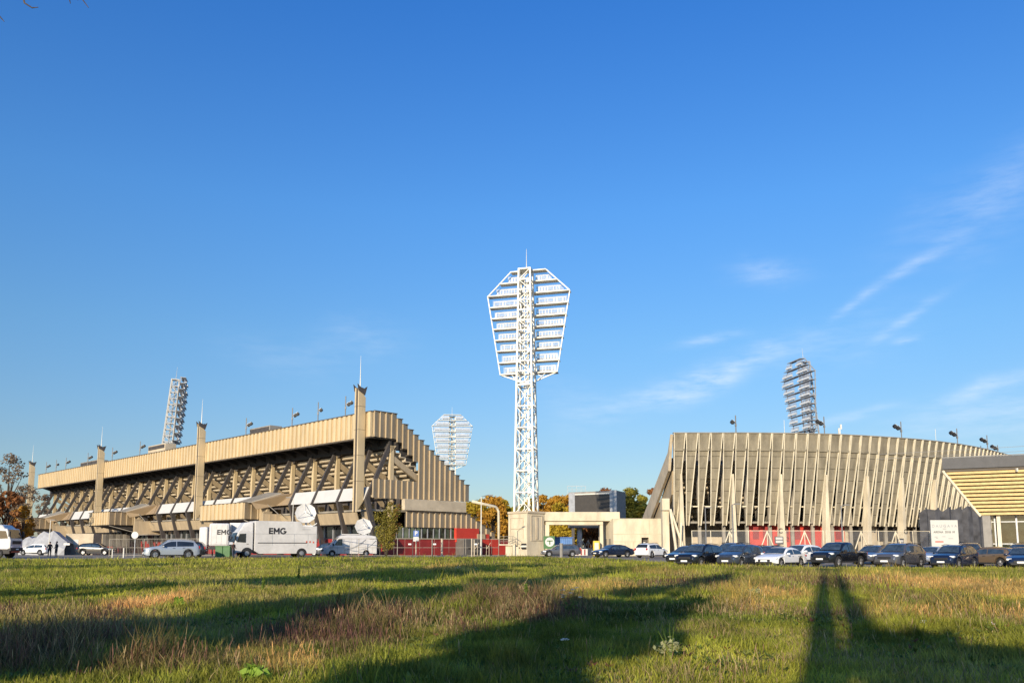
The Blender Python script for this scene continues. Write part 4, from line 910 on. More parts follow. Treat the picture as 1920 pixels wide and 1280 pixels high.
lamp('pale lamp pole near the small far balcony of the stand', 92, 118, 975, .3, mt='white_paint', r=.06)
ps = thing('parking_sign', 'blue parking sign P with a white plate on a pale post', 'sign'); x = X(780, 95); zs = Z(994, 95)
m = MB(); m.tube([(x, 95, .3), (x, 95, zs)], .07, 8); m.build('post', 'conc_cream', ps)
m = MB(); m.box((x, 94.9, zs-.35), (.62, .05, .68)); p_ = m.build('sign_plate', 'sign_blue', ps); text('letter', 'P', .62, 'white_panel', p_, frameM((x, 94.87, zs-.34), (1, 0, 0), (0, 0, 1)), .01, bold=.02)
m = MB(); m.box((x, 94.9, zs-.98), (.62, .05, .5)); m.build('lower_plate', 'white_panel', ps)
rsg = thing('round_traffic_sign', 'round traffic sign on a thin post left of the silver off-roader', 'sign'); x = X(252.5, 90); m = MB(); m.tube([(x, 90, .3), (x, 90, 3.1)], .05, 8); m.build('post', 'galv', rsg)
m = MB(); m.tube([(x, 89.93, 2.75), (x, 89.88, 2.75)], .38, 20); m.build('disc', 'white_panel', rsg)
def bollard(label, px, Y, ytop, mt='conc_cream', r=.12, lampz=None, group='pale posts along the stand base'):
    x = X(px, Y, 1); zt = Z(ytop, Y); t = thing('post', label, 'post', (x, Y, gz(Y)), 0, group); m = MB(); m.tube([(0, 0, 0), (0, 0, zt-gz(Y))], r, 8); m.build('shaft', mt, t)
    m = MB(); m.tube([(0, 0, zt-gz(Y)), (0, 0, zt-gz(Y)+.06)], r*1.25, 8); m.build('top', mt, t)
    if lampz: m = MB(); m.box((lampz, -.1, 1.5), (.35, .2, .18)); m.build('spot', 'lamp_glass', t)
bollard('thick pale post before the red base wall, left of the grey container', 828.5, 97, 1010, r=.13)
bollard('thin dark post with a spot lamp right of the parking sign', 811, 98, 1013, mt='steel_dark', r=.05, lampz=.25)
bollard('dark post with a white spot lamp just left of the parking sign', 774, 98, 1013, mt='steel_dark', r=.05, lampz=-.35)
bollard('pale post right of the grey container', 884.5, 97, 1010, r=.08)
bollard('thin post with a spot lamp beside the red steps', 889, 99, 1012, r=.06, lampz=.2)
bollard('grey blue roadside post in front of the dark estate car', 1052.5, 82, 1019, mt='frame_grey', r=.16, group=None)
bollard('white roadside post left of the parked black hatchback on the left', 211, 92, 1030, mt='white_paint', r=.06, group='white roadside posts on the left')
bollard('white roadside post at the kerb left of the round traffic sign', 232, 90, 1028, mt='white_paint', r=.07, group='white roadside posts on the left')
hr = thing('handrail', 'pale tube handrails by the stepped red wall', 'handrail'); m = MB()
for px in (890, 895, 912, 917): xx = X(px, 101); m.beam((xx, 101, .3), (xx, 101, 1.7), .05)
m.beam((X(890, 101), 101, 1.2), (X(898, 101), 101, 2.0), .05); m.beam((X(912, 101), 101, 1.2), (X(920, 101), 101, 2.0), .05); m.build('rails', 'conc_cream', hr)
def fence(name, label, p0, p1, Y0, Y1, h, step, brace=0, mt='galv', base=0, board=None, slat=0):
    t = thing(name, label, 'fence'); x0, x1 = X(p0, Y0, 1), X(p1, Y1, 1); Ln = math.hypot(x1-x0, Y1-Y0); n = max(1, int(Ln/step)); m = MB(); m2 = MB()
    for k in range(n+1):
        f = k/n; x, y = x0+(x1-x0)*f, Y0+(Y1-Y0)*f; g_ = gz(y)
        m.beam((x, y, g_), (x, y, g_+h), .07)
        if brace and k % brace == 0 and 0 < k < n:
            dx = (x1-x0)/n*.55; dy = (Y1-Y0)/n*.55
            m.beam((x-dx, y-dy, g_), (x, y, g_+h-.1), .10); m.beam((x+dx, y+dy, g_), (x, y, g_+h-.1), .10)
    g_ = gz((Y0+Y1)/2)
    for z in ((.15, h*.5, h-.03) if not brace else (h-.03,)): m.beam((x0, Y0, g_+z), (x1, Y1, g_+z), .05)
    m.build('posts', mt, t)
    if slat:
        ns = int(Ln/slat)
        for k in range(ns): f = (k+.5)/ns; x, y = x0+(x1-x0)*f, Y0+(Y1-Y0)*f; m2.beam((x, y, g_+.15), (x, y, g_+h-.05), .022)
    else: m2.quad((x0, Y0, g_+.1), (x1, Y1, g_+.1), (x1, Y1, g_+h), (x0, Y0, g_+h))
    m2.build('mesh', board or mat('fence_mesh'+name+str(p0), (.45, .45, .45), .6, alpha=.14), t)
fence('braced_fence', 'mesh fence with triangular white braces in front of the left half of the curved stand', 1298, 1545, 97, 97.5, 3.1, 2.0, 2, 'fin')
fence('braced_fence', 'mesh fence with triangular white braces running to the banner before the curved stand', 1550, 1745, 97.5, 100, 3.1, 2.0, 2, 'fin')
fence('steel_fence', 'low steel bar fence before the left stand behind the parked cars', 205, 405, 104, 100, 2.2, 2.4, 0, 'conc_grey', slat=.22, board='conc_grey')
fence('steel_fence', 'grey bar fence in front of the stand behind the broadcast truck and van', 600, 745, 101, 101, 2.2, 3.2, 0, 'conc_grey', slat=.8, board='conc_grey')
fence('steel_fence', 'thin bar fence in front of the red base wall and grey container', 745, 935, 99.5, 103, 2.2, 3.4, 0, 'conc_grey', slat=1.7, board='conc_grey')
# white tarps on the far left
rr = random.Random(3)
tr = thing('covered_stack', 'big grey tarpaulin stack with peaked top behind the two people', 'tarp'); m = MB()
rows = []
xs_ = [X(70+9*k, 124) for k in range(8)]; tz = [2.2, 3.0, 3.5, 3.2, 3.6, 3.0, 2.4, 1.9]
rows = [[(x, 122+.3*rr.random(), .3) for x in xs_], [(x, 122.2, z*.6) for x, z in zip(xs_, tz)], [(x, 122.9, z+.3) for x, z in zip(xs_, tz)], [(x, 124.6, z+.1) for x, z in zip(xs_, tz)], [(x, 125.5, .3) for x in xs_]]
m.grid(rows); m.build('tarpaulin', 'tarp', tr)
m = MB(); m.box((X(124, 121.5), 121.6, 1.9), (.9, .05, .3)); m.build('label_plate', 'white_panel', tr)
tr = thing('covered_stack', 'lower white tarpaulin stack behind the white hatchback', 'tarp'); m = MB(); xs_ = [X(42+6*k, 128) for k in range(6)]; tz = [2.5, 2.9, 3.1, 2.8, 3.0, 2.6]
m.grid([[(x, 127, .3) for x in xs_], [(x, 127.2, z*.6) for x, z in zip(xs_, tz)], [(x, 127.9, z) for x, z in zip(xs_, tz)], [(x, 129.6, z) for x, z in zip(xs_, tz)], [(x, 130, .3) for x in xs_]]); m.build('tarpaulin', 'tarp', tr)
ct_ = thing('ticket_cabin', 'small cream cabin at the foot of the stand behind the steel fence', 'cabin'); m = MB(); x = X(150, 126); m.box((x, 127, 1.9), (4.2, 2.6, 3.2)); m.build('walls', 'conc_cream', ct_); m = MB(); m.box((x-.5, 125.68, 2.2), (.8, .05, .8)); m.build('window', 'white_panel', ct_)
bn_ = thing('waste_container', 'dark green wheeled waste containers under the white trailer', 'waste bin'); m = MB(); 
for k in range(2): m.box((X(413+14*k, 88.5), 88.5, .95), (.78, .8, 1.1))
m.build('tubs', 'green_bin', bn_, bevel=.05); m = MB(); [m.box((X(413+14*k, 88.5), 88.5, 1.53), (.84, .86, .1)) for k in range(2)]; m.build('lids', 'green_bin', bn_)
#==SPLIT==
# ------------------------------------------------------------------ cars
def lerpk(K, s):
    for (a, va), (b, vb) in zip(K, K[1:]):
        if s <= b: return va+(vb-va)*((s-a)/(b-a) if b > a else 0)
    return K[-1][1]
SH = {
 'suv': dict(L=4.6, W=1.9, R=.37, wb=(.19, .79), top=[(0, .62), (.012, .82), (.04, .93), (.12, 1.02), (.27, 1.12), (.40, 1.58), (.47, 1.67), (.60, 1.70), (.82, 1.64), (.90, 1.56), (.975, 1.12), (.995, .95), (1, .6)],
   belt=[(0, .55), (.04, .82), (.27, 1.0), (.6, 1.04), (.97, 1.08), (1, .6)], ws=(.275, .405), rw=(.905, .968), win=(.31, .56, .575, .88), roof=(.43, .88)),
 'hatch': dict(L=4.1, W=1.76, R=.32, wb=(.19, .80), top=[(0, .55), (.015, .72), (.05, .80), (.26, .98), (.42, 1.38), (.50, 1.46), (.65, 1.48), (.84, 1.40), (.90, 1.32), (.97, .98), (.995, .85), (1, .5)],
   belt=[(0, .5), (.05, .72), (.26, .88), (.9, .98), (1, .55)], ws=(.265, .425), rw=(.905, .965), win=(.32, .57, .585, .87), roof=(.46, .86)),
 'sedan': dict(L=4.75, W=1.84, R=.34, wb=(.18, .79), top=[(0, .50), (.015, .66), (.05, .74), (.16, .86), (.29, .95), (.43, 1.34), (.50, 1.40), (.62, 1.41), (.74, 1.32), (.88, 1.0), (.97, .96), (.995, .85), (1, .45)],
   belt=[(0, .45), (.05, .66), (.29, .85), (.9, .92), (1, .5)], ws=(.295, .435), rw=(.745, .875), win=(.34, .56, .575, .80), roof=(.46, .73)),
 'estate': dict(L=4.75, W=1.82, R=.33, wb=(.18, .78), top=[(0, .52), (.015, .68), (.05, .76), (.27, .96), (.41, 1.38), (.50, 1.46), (.70, 1.47), (.88, 1.40), (.93, 1.32), (.98, .98), (.997, .85), (1, .5)],
   belt=[(0, .5), (.05, .7), (.27, .88), (.93, .96), (1, .55)], ws=(.275, .415), rw=(.932, .975), win=(.32, .52, .535, .90), roof=(.45, .88)),
 'mpv': dict(L=4.65, W=1.82, R=.34, wb=(.18, .78), top=[(0, .60), (.015, .80), (.05, .90), (.17, 1.06), (.24, 1.12), (.38, 1.52), (.47, 1.64), (.65, 1.66), (.86, 1.58), (.92, 1.48), (.98, 1.05), (.997, .9), (1, .5)],
   belt=[(0, .55), (.05, .8), (.24, .98), (.93, 1.04), (1, .55)], ws=(.245, .41), rw=(.925, .973), win=(.28, .53, .545, .90), roof=(.45, .86)),
 'pickup': dict(L=5.3, W=1.95, R=.42, wb=(.18, .78), top=[(0, .75), (.012, .98), (.04, 1.08), (.10, 1.15), (.26, 1.22), (.37, 1.66), (.42, 1.78), (.52, 1.83), (.62, 1.78), (.645, 1.70), (.685, 1.18), (.69, 1.12), (.98, 1.12), (.995, 1.08), (1, .7)],
   belt=[(0, .7), (.04, .98), (.26, 1.1), (.69, 1.10), (.98, 1.08), (1, .7)], ws=(.265, .38), rw=(.65, .68), win=(.29, .46, .475, .625), roof=(.41, .60)),
}
def car(kind, paint, name, label, px, Y, heading, scale=1.0, glass='window_blue', group=None, zg=None, cat='car'):
    q = SH[kind]; Lc, W, Rw = q['L'], q['W']/2, q['R']; x0 = X(px, Y, 1)
    t = thing(name, label, cat, (x0, Y, gz(Y) if zg is None else zg), heading, group); t.scale = (scale,)*3
    bg_ = Rw+.07; zc = Rw
    sm = Rw*2*.28
    st_s = set([k for k, _ in q['top']]+[k for k, _ in q['belt']]+list(q['ws'])+list(q['rw']))
    for w in q['wb']:
        for a in range(0, 13): st_s.add(w+math.cos(PI*a/12)*bg_/Lc)
    st_s |= set(i/40 for i in range(41)); st_s = sorted(s for s in st_s if 0 <= s <= 1)
    def zlo(s):
        z = .24+.10*max(0, (.06-s)/.06)+.14*max(0, (s-.92)/.08) if kind != 'pickup' else .36+.1*max(0, (s-.92)/.08)
        for w in q['wb']:
            d = abs(s-w)*Lc
            if d < bg_: z = max(z, zc+math.sqrt(bg_*bg_-d*d))
        return z
    def ring(s):
        zt = lerpk(q['top'], s); zb = min(lerpk(q['belt'], s), zt-.03); zl = min(zlo(s), zb-.03)
        e = min(1, s/.13); wf = 1-.26*(1-e)**2.0; e2 = min(1, (1-s)/.08); wf *= 1-.10*(1-e2)**2; w = W*wf
        cab = min(1, max(0, (zt-zb-.1)/.45)); wt = w*(.95-.20*cab)
        return [(0, zl), (w*.86, zl), (w*.985, zl+.05 if zl+.05 < zb else zl), (w, (max(zl, .45)+zb)/2 if zl < zb-.1 else zb-.02), (w*.975, zb), (wt+.03*cab, zt-.10*cab-.02), (wt*.90, zt-.01), (wt*.5, zt+.018), (0, zt+.025)]
    rows = []
    for s in st_s:
        r_ = ring(s); x = Lc/2-s*Lc; rows.append([(x, -y, z) for y, z in r_[::-1][:-1]]+[(x, y, z) for y, z in r_])
    m = MB(); m.grid([rr_[::-1] for rr_ in rows])
    for rr_, rev in ((rows[0], 0), (rows[-1], 1)):
        n = len(rr_); o = len(m.v); m.v += [tuple(p) for p in rr_]; f = tuple(o+i for i in range(n)); m.f.append(f[::-1] if rev else f)
    b = m.build('body', paint, t, fixn=True); 
    me = b.data; me.shade_smooth(); 
    try: me.set_sharp_from_angle(angle=R(38))
    except Exception: pass
    # dark inside the wheel arches and the underbody
    m = MB(); m.box((0, 0, .48 if kind != 'pickup' else .66), (Lc*.84, W*2*.80, .42)); m.build('underbody', 'black', t)
    def top_pt(s, f, up=.012): # f across -1..1 on the top surface
        r_ = ring(s); (ya, za), (yb, zb_), (yc, zc_) = r_[8], r_[7], r_[6]
        y = abs(f)*yc; z = za+(zb_-za)*(y/yb) if y < yb else zb_+(zc_-zb_)*((y-yb)/(yc-yb)); return (Lc/2-s*Lc, y*(1 if f > 0 else -1), z+up)
    for nm, (a, c) in (('windscreen', q['ws']), ('rear_window', q['rw'])):
        m = MB(); sg_ = .02 if nm == 'windscreen' else -.02; m.grid([[(p[0]+sg_, p[1], p[2]) for p in (top_pt(a+(c-a)*i/6, f, .014) for f in (-.98, -.6, -.3, 0, .3, .6, .98))] for i in range(7)]); o = m.build(nm, glass, t, smooth=True, fixn=True)
    w_ = q['win']
    for sd_ in (-1, 1):
        for a, c in ((w_[0], w_[1]), (w_[2], w_[3])):
            m = MB(); g_ = []
            for i in range(9):
                s = a+(c-a)*i/8; r_ = ring(s); (y1, z1), (y2, z2) = r_[4], r_[5]; row = []
                tt = min(.93, max(.2, (z2-z1)/.45)) if z2 > z1 else .2
                for k in (.07, .45, .92): row.append((Lc/2-s*Lc, sd_*(y1+(y2-y1)*k+.014), z1+(z2-z1)*k))
                g_.append(row)
            m.grid(g_); m.build('side_window', glass, t, smooth=True)
        # handle strip, mirror
        m = MB(); s = q['ws'][0]+.055; r_ = ring(s); m.box((Lc/2-s*Lc, sd_*(r_[4][0]+.12), r_[4][1]+.09), (.16, .22, .15)); m.build('mirror', paint if paint != 'p_black' else 'black', t, bevel=.04, smooth=True)
        m = MB(); 
        for s in (.52, .70): m.box((Lc/2-s*Lc, sd_*(W+.005), lerpk(q['belt'], s)-.10), (.20, .03, .035))
        m.build('door_handle', 'black' if paint != 'p_white' else 'p_silver', t)
        m = MB(); zl_ = .30 if kind != 'pickup' else .42
        m.box((Lc/2-(q['wb'][0]+q['wb'][1])/2*Lc, sd_*(W*.985), zl_), ((q['wb'][1]-q['wb'][0])*Lc-2*bg_, .05, .12)); m.build('sill_trim', 'black', t)
        # lights
        s = .035; r_ = ring(s); zh = lerpk(q['top'], .05)-.10; m = MB()
        m.box((Lc/2-.055*Lc, sd_*(W*.76), zh), (.30, .34, .15)); m.build('headlight', 'head_lens', t, bevel=.05, smooth=True)
        zr_ = lerpk(q['top'], .97)-.14 if kind != 'pickup' else .98; m = MB(); m.box((-Lc/2+.06, sd_*W*.80, zr_), (.16, .20, .26 if kind in ('suv', 'mpv', 'pickup', 'estate') else .15)); m.build('tail_light', 'tail_lens', t, bevel=.03)
        m = MB(); m.box((Lc/2-.08, sd_*W*.62, .42 if kind != 'pickup' else .52), (.10, .22, .09)); m.build('fog_lamp', 'lamp_glass', t, bevel=.02)
    m = MB(); zg_ = lerpk(q['top'], .03)*(.72 if kind == 'sedan' else .78); m.box((Lc/2-.035, 0, zg_), (.10, W*1.0, .16)); m.build('grille', 'black', t, bevel=.02)
    m = MB(); m.box((Lc/2-.02, 0, .36 if kind != 'pickup' else .48), (.08, W*1.35, .12)); m.build('air_intake', 'black', t, bevel=.02)
    m = MB(); m.box((Lc/2+.035, 0, .47 if kind != 'pickup' else .62), (.02, .52, .115)); m.build('number_plate', 'plate', t)
    m = MB(); m.box((-Lc/2-.02, 0, .62 if kind in ('hatch', 'sedan') else .75), (.02, .52, .115)); m.build('number_plate', 'plate', t)
    for w in q['wb']:
        for sd_ in (-1, 1):
            x = Lc/2-w*Lc; y = sd_*(W-.12); wh = MB(); n = 24
            prof = [(Rw*.60, -.11), (Rw*.93, -.12), (Rw, -.08), (Rw, .08), (Rw*.93, .12), (Rw*.60, .11)]
            rows_ = [[(x+r_*math.cos(2*PI*k/n), y+sd_*oy, zc+r_*math.sin(2*PI*k/n)) for k in range(n+1)] for r_, oy in prof]; wh.grid(rows_); ty = wh.build('wheel', 'rubber', t, smooth=True, fixn=True)
            rm = MB(); rm.tube([(x, y+sd_*.03, zc), (x, y+sd_*.06, zc)], Rw*.60, 20)
            for k in range(5):
                a = 2*PI*k/5; rm.beam((x, y+sd_*.10, zc), (x+Rw*.57*math.cos(a), y+sd_*.10, zc+Rw*.57*math.sin(a)), .06, .03)
            rm.build('rim', 'rim', ty)
    if kind in ('suv', 'estate'):
        m = MB()
        for sd_ in (-1, 1):
            pts = []; 
            for i in range(6):
                s = q['roof'][0]+(q['roof'][1]-q['roof'][0])*i/5; r_ = ring(s); pts.append((Lc/2-s*Lc, sd_*r_[5][0]*.93, r_[6][1]+.05))
            m.tube(pts, .022, 6)
        m.build('roof_rail', 'black' if paint != 'p_silver' else 'galv', t)
    return t
def hd(deg): return -PI/2-R(deg)    # heading: 0 looks at the camera side, positive turns the nose towards picture left
# right row
G1 = 'cars parked in the row along the grass on the right'
car('suv', 'p_black', 'parked_car', 'black SUV at the left end of the right-hand row, nose towards the grass', 1312, 60.2, hd(42), .97, group=G1)
car('mpv', 'p_slate', 'parked_car', 'blue grey people carrier between the black SUV and the white sedan', 1388, 60.2, hd(43), .98, group=G1)
car('sedan', 'p_white', 'parked_car', 'low white sedan with dark mouth grille in the front row', 1463, 60.0, hd(46), 1.0, group=G1)
car('pickup', 'p_black', 'pickup_truck', 'big black pickup truck parked right of the white sedan', 1572, 59.6, hd(50), .98, group=G1)
car('suv', 'p_grey', 'parked_car', 'dark grey SUV with blue reflections parked right of the pickup', 1686, 59.0, hd(50), 1.0, group=G1)
car('suv', 'p_navy', 'parked_car', 'dark blue crossover parked before the white banner', 1788, 57.6, hd(50), .93, group=G1)
car('sedan', 'p_navy', 'parked_car', 'dark blue car cut off by the right edge of the picture', 1921, 54.5, hd(36), 1.0, group=G1)
G2 = 'cars half hidden behind the front parking row'
car('hatch', 'p_black', 'parked_car', 'dark hatchback peeping out behind the leftmost black SUV', 1290, 66, hd(48), 1.0, group=G2)
car('suv', 'p_slate', 'parked_car', 'dark green grey car behind the people carrier, only its roof showing', 1372, 67, hd(48), 1.0, group=G2)
car('estate', 'p_grey', 'parked_car', 'grey estate car roof showing between people carrier and white sedan', 1436, 67, hd(44), 1.0, group=G2)
car('hatch', 'p_white', 'parked_car', 'white hatchback behind the white sedan', 1500, 66.5, hd(52), 1.05, group=G2)
car('estate', 'p_grey', 'parked_car', 'dark car with pale roof between the pickup and the grey SUV', 1640, 67, hd(50), 1.02, group=G2)
car('sedan', 'p_silver', 'parked_car', 'silver car glimpsed between the grey SUV and the blue crossover', 1748, 66, hd(52), 1.0, group=G2)
car('suv', 'p_wine', 'parked_car', 'wine grey car standing behind the dark blue crossover', 1818, 65, hd(30), 1.0, group=G2)
car('hatch', 'p_brown', 'parked_car', 'sandy brown small car seen between the blue crossover and the black SUV', 1855, 60, hd(150), .98, group=G2)
car('suv', 'p_black', 'parked_car', 'black SUV behind the dark blue car at the right edge', 1922, 62, hd(70), 1.0, group=G2)
# middle
G3 = 'cars parked singly in front of the gateway'
car('estate', 'p_grey', 'parked_car', 'dark grey estate car seen side on before the gateway', 1051, 101, hd(84), 1.0, group=G3)
car('sedan', 'p_navy', 'parked_car', 'dark blue saloon parked between the gateway and the white crossover', 1149, 94, hd(62), 1.02, group=G3)
car('suv', 'p_white', 'parked_car', 'white crossover seen from its rear, parked before the annex wall', 1222, 89, hd(-138), .92, group=G3, glass='window')
# left
G4 = 'cars parked before the left stand'
car('hatch', 'p_white', 'parked_car', 'white hatchback standing between the lorry cab and the two people', 68, 123, hd(100), 1.12, group=G4)
car('hatch', 'p_black', 'parked_car', 'black car side on behind the steel fence at the far left', 181, 121, hd(-95), 1.2, group=G4)
car('suv', 'p_silver', 'off_roader', 'silver off-roader seen side on left of the white trailers', 321, 83.5, hd(60), 1.12, group=G4, glass='window')
car('suv', 'p_slate', 'parked_car', 'dark car half hidden behind the nose of the white van', 612, 112, hd(95), 1.0, group=G4)
car('suv', 'p_black', 'parked_car', 'black car behind the rear of the silver off-roader', 345, 93, hd(80), 1.05, group=G4)

# ------------------------------------------------------------------ lorries and van
def wheel_pair(t, x, y, r, w=.3, sd_s=(-1, 1)):
    for s_ in sd_s:
        m = MB(); m.tube([(x, s_*(y-w/2), r), (x, s_*(y+w/2), r)], [r, r], 22); wh = m.build('wheel', 'rubber', t, bevel=.02)
        m = MB(); m.tube([(x, s_*(y+w/2), r), (x, s_*(y+w/2+.03), r)], [r*.55, r*.5], 16); m.tube([(x, s_*(y+w/2), r), (x, s_*(y+w/2+.10), r)], r*.2, 10); m.build('rim', 'rim', wh)
def cab(t, x0, paint, W=2.4, H=2.75, z0=.55, Lc=1.9, deflector=True, low='black'):
    # front at +x
    prof = [(x0, z0), (x0, z0+.95), (x0-.10, z0+1.2), (x0-.42, H), (x0-Lc, H+.02), (x0-Lc, z0+.25), (x0-Lc+.3, z0+.25), (x0-Lc+.42, z0)]
    m = MB(); m.prism([(x, -W/2, z) for x, z in prof], (0, 0, 0), (0, W, 0)); m.build('cab', paint, t, bevel=.08, fixn=True)
    if deflector:
        m = MB(); a = [(x0-.5, -W/2+.1, H-.02), (x0-.5, W/2-.1, H-.02), (x0-Lc, W/2-.02, H-.02), (x0-Lc, -W/2+.02, H-.02)]; b = [(x0-1.15, -W/2+.3, H+1.0), (x0-1.15, W/2-.3, H+1.0), (x0-Lc, W/2-.15, H+1.12), (x0-Lc, -W/2+.15, H+1.12)]
        m.hexa(a, b); m.build('wind_deflector', paint, t, bevel=.10)
    m = MB(); a = Vector((x0-.085, 0, z0+1.15)); b = Vector((x0-.405, 0, H-.12)); n = Vector((H-.12-z0-1.15, 0, .32)).normalized()*.03
    m.hexa([a+n+Vector((0, -W/2+.14, 0)), a+n+Vector((0, W/2-.14, 0)), a+Vector((0, W/2-.14, 0)), a+Vector((0, -W/2+.14, 0))], [b+n+Vector((0, -W/2+.2, 0)), b+n+Vector((0, W/2-.2, 0)), b+Vector((0, W/2-.2, 0)), b+Vector((0, -W/2+.2, 0))]); m.build('windscreen', 'window', t)
    for s_ in (-1, 1):
        m = MB(); p = [(x0-.30, z0+1.15), (x0-.55, H-.25), (x0-1.25, H-.22), (x0-1.25, z0+1.1)]
        m.prism([(x, s_*W/2, z) for x, z in p], (0, 0, 0), (0, s_*.02, 0)); m.build('side_window', 'window', t, fixn=True)
        m = MB(); m.box((x0-.08, s_*(W/2+.18), z0+1.6), (.14, .2, .55)); m.beam((x0-.15, s_*W/2, z0+1.8), (x0-.08, s_*(W/2+.18), z0+1.8), .04); m.build('mirror', 'black', t)
        m = MB(); m.box((x0+.01, s_*(W/2-.35), z0+.28), (.06, .45, .2)); m.build('headlight', 'head_lens', t, bevel=.02)
        m = MB(); m.box((x0-1.45, s_*(W/2+.01), z0+.95), (.22, .04, .05)); m.build('door_handle', 'black', t)
    m = MB(); m.box((x0+.01, 0, z0+.72), (.05, W*.7, .32)); m.build('grille', 'black', t); m = MB(); m.box((x0-.10, 0, z0+.02), (.36, W, .35)); m.build('bumper', low, t, bevel=.05)
    m = MB(); m.box((x0+.10, 0, z0+.03), (.02, .52, .12)); m.build('number_plate', 'plate', t)
def emg(par, M, H):
    t_ = H*.23; m = MB(); h = H/2
    def bar(a, b): m.beam(M @ Vector((*a, .004)), M @ Vector((*b, .004)), t_, .012, up=(M.to_3x3() @ Vector((0, 0, 1))))
    x = -H*1.12
    bar((x, -h), (x, h)); [bar((x-t_/2, y), (x+H*.55, y)) for y in (-h+t_/2, 0, h-t_/2)]
    x = -H*.36
    bar((x, -h), (x, h)); bar((x+H*.72, -h), (x+H*.72, h)); bar((x, h-.05), (x+H*.36, -h*.3)); bar((x+H*.72, h-.05), (x+H*.36, -h*.3))
    cx_ = H*1.08; P_ = [(cx_+.43*H*math.cos(R(a)), .42*H*math.sin(R(a))) for a in range(45, 345, 20)]
    for a, b in zip(P_, P_[1:]): bar(a, b)
    bar((cx_+.42*H, -.12*H), (cx_+.05*H, -.02*H)); bar((cx_+.40*H, .0), (cx_+.40*H, -.25*H)); m.build('lettering', 'ink_dark', par)
# broadcast truck: front to picture left
tk = thing('broadcast_truck', 'white box truck lettered EMG carrying a large satellite dish', 'truck', (X(517, 94), 94, gz(94)), R(180)+R(33))
cab(tk, 4.95, 'truck_white', 2.4, 2.85, .55, 2.05, True, 'galv')
m = MB(); prof = [(2.75, .75), (2.75, 4.05), (-2.35, 4.05), (-2.7, 3.55), (-4.35, 3.55), (-4.35, .42), (2.2, .42)]
m.prism([(x, -1.25, z) for x, z in prof], (0, 0, 0), (0, 2.5, 0)); bx = m.build('box_body', 'truck_white', tk, bevel=.04, fixn=True)
m = MB(); m.box((-.4, 1.262, 1.62), (5.6, .02, .09)); m.build('stripe', 'ink_dark', bx)
m = MB(); [m.box((x, 1.256, 1.95), (.03, .016, 1.35)) for x in (.8, -1.7, -3.3)]; m.box((-.8, 1.256, 2.62), (6.9, .016, .03)); m.box((-3.1, 1.262, 3.15), (1.0, .01, .05)); m.build('locker_line', 'galv', bx)
emg(bx, frameM((.35, 1.262, 2.95), (-1, 0, 0), (0, 0, 1)), .70)
m = MB(); 
for (x, z) in ((-3.55, 1.75), (-3.15, 1.75), (-3.95, 1.7)): m.box((x, 1.262, z), (.16, .015, .2))
m.build('emblem', 'ink_red', bx)
m = MB(); m.box((0, 0, .62), (8.6, .9, .25)); m.box((2.9, 0, .8), (.5, 2.2, .5)); m.build('chassis', 'black', tk)
m = MB(); m.prism([(2.3+.62*math.cos(a), 1.0, .5+.62*math.sin(a)) for a in [PI*k/10 for k in range(11)]], (3.55-2.3, 0, 0), (3.55-2.3, .24, 0)); m.build('wheel_arch', 'black', tk); m = MB(); m.prism([(-2.6+.60*math.cos(a), 1.0, .42+.62*math.sin(a)) for a in [PI*k/10 for k in range(11)]], (0, 0, 0), (0, .268, 0)); m.build('wheel_arch', 'black', tk)
wheel_pair(tk, 3.55, 1.12, .47); wheel_pair(tk, -2.6, 1.15, .47)
# dish on the truck
ds = thing('satellite_dish', 'large faceted white satellite dish raised on the EMG truck roof', 'satellite dish', (X(571, 97), 97, gz(94)+3.5), 0)
def dish(t, r, c, nrm, sides, depth=.35, ang=0):
    nrm = Vector(nrm).normalized(); a = nrm.cross(Vector((0, 0, 1))).normalized(); b = a.cross(nrm); c = Vector(c); m = MB(); o = []
    rows = []
    for j in range(4):
        f = j/3; rows.append([c+(a*math.cos(2*PI*k/sides+ang)+b*math.sin(2*PI*k/sides+ang))*r*f-nrm*depth*(1-f*f)*r*.5 for k in range(sides+1)])
    m.grid(rows); o = m.build('reflector', 'white_panel', t); md = o.modifiers.new('s', 'SOLIDIFY'); md.thickness = .06
    m = MB(); p = c+nrm*r*.75-b*.2*r*.5
    for k in (0, 2.1, 4.2): m.beam(c+(a*math.cos(k-.6)+b*math.sin(k-.6))*r*.9, p, .05)
    m.box(p, (.22, .22, .22)); m.build('feed_arm', 'galv', t)
dish(ds, 1.22, (.02, 0, 1.62), (.25, -.94, .25), 10, .3)
m = MB(); m.box((0, .2, .1), (1.9, .9, .16)); m.tube([(0, .3, .1), (0, .5, 1.2)], .12, 8); m.beam((-.7, .1, .15), (0, .4, 1.0), .08); m.beam((.7, .1, .15), (0, .4, 1.0), .08); m.beam((.9, .1, .15), (1.35, .1, .45), .08); m.build('mount', 'galv', ds)
# semi trailers behind
def trailer(label, p0, p1, Y, ztop, rz, lit=None, letters=None, wheels=True, rnd=.25):
    x0, x1 = X(p0, Y), X(p1, Y); t = thing('box_trailer', label, 'trailer', ((x0+x1)/2, Y, gz(Y)), rz); w = (x1-x0); m = MB(); m.box((0, 1.25, (1.25+ztop)/2), (w, 2.5, ztop-1.25)); b = m.build('box_body', 'truck_white', t, bevel=rnd)
    if letters: emg(b, frameM((w*.22, -.008, 2.9), (1, 0, 0), (0, 0, 1)), .58)
    m = MB(); m.box((0, 1.25, 1.05), (w*.95, 1.9, .35)); m.box((-w*.32, .5, .6), (.12, .12, .9)); m.box((w*.1, .6, .6), (.4, .8, .6)); m.build('chassis', 'black', t)
    m = MB(); [m.box((-w/2+.3+k*(w-.6)/3, -.008, (1.3+ztop)/2), (.03, .02, ztop-1.7)) for k in range(4)]; m.build('panel_seam', 'galv', b)
    return t
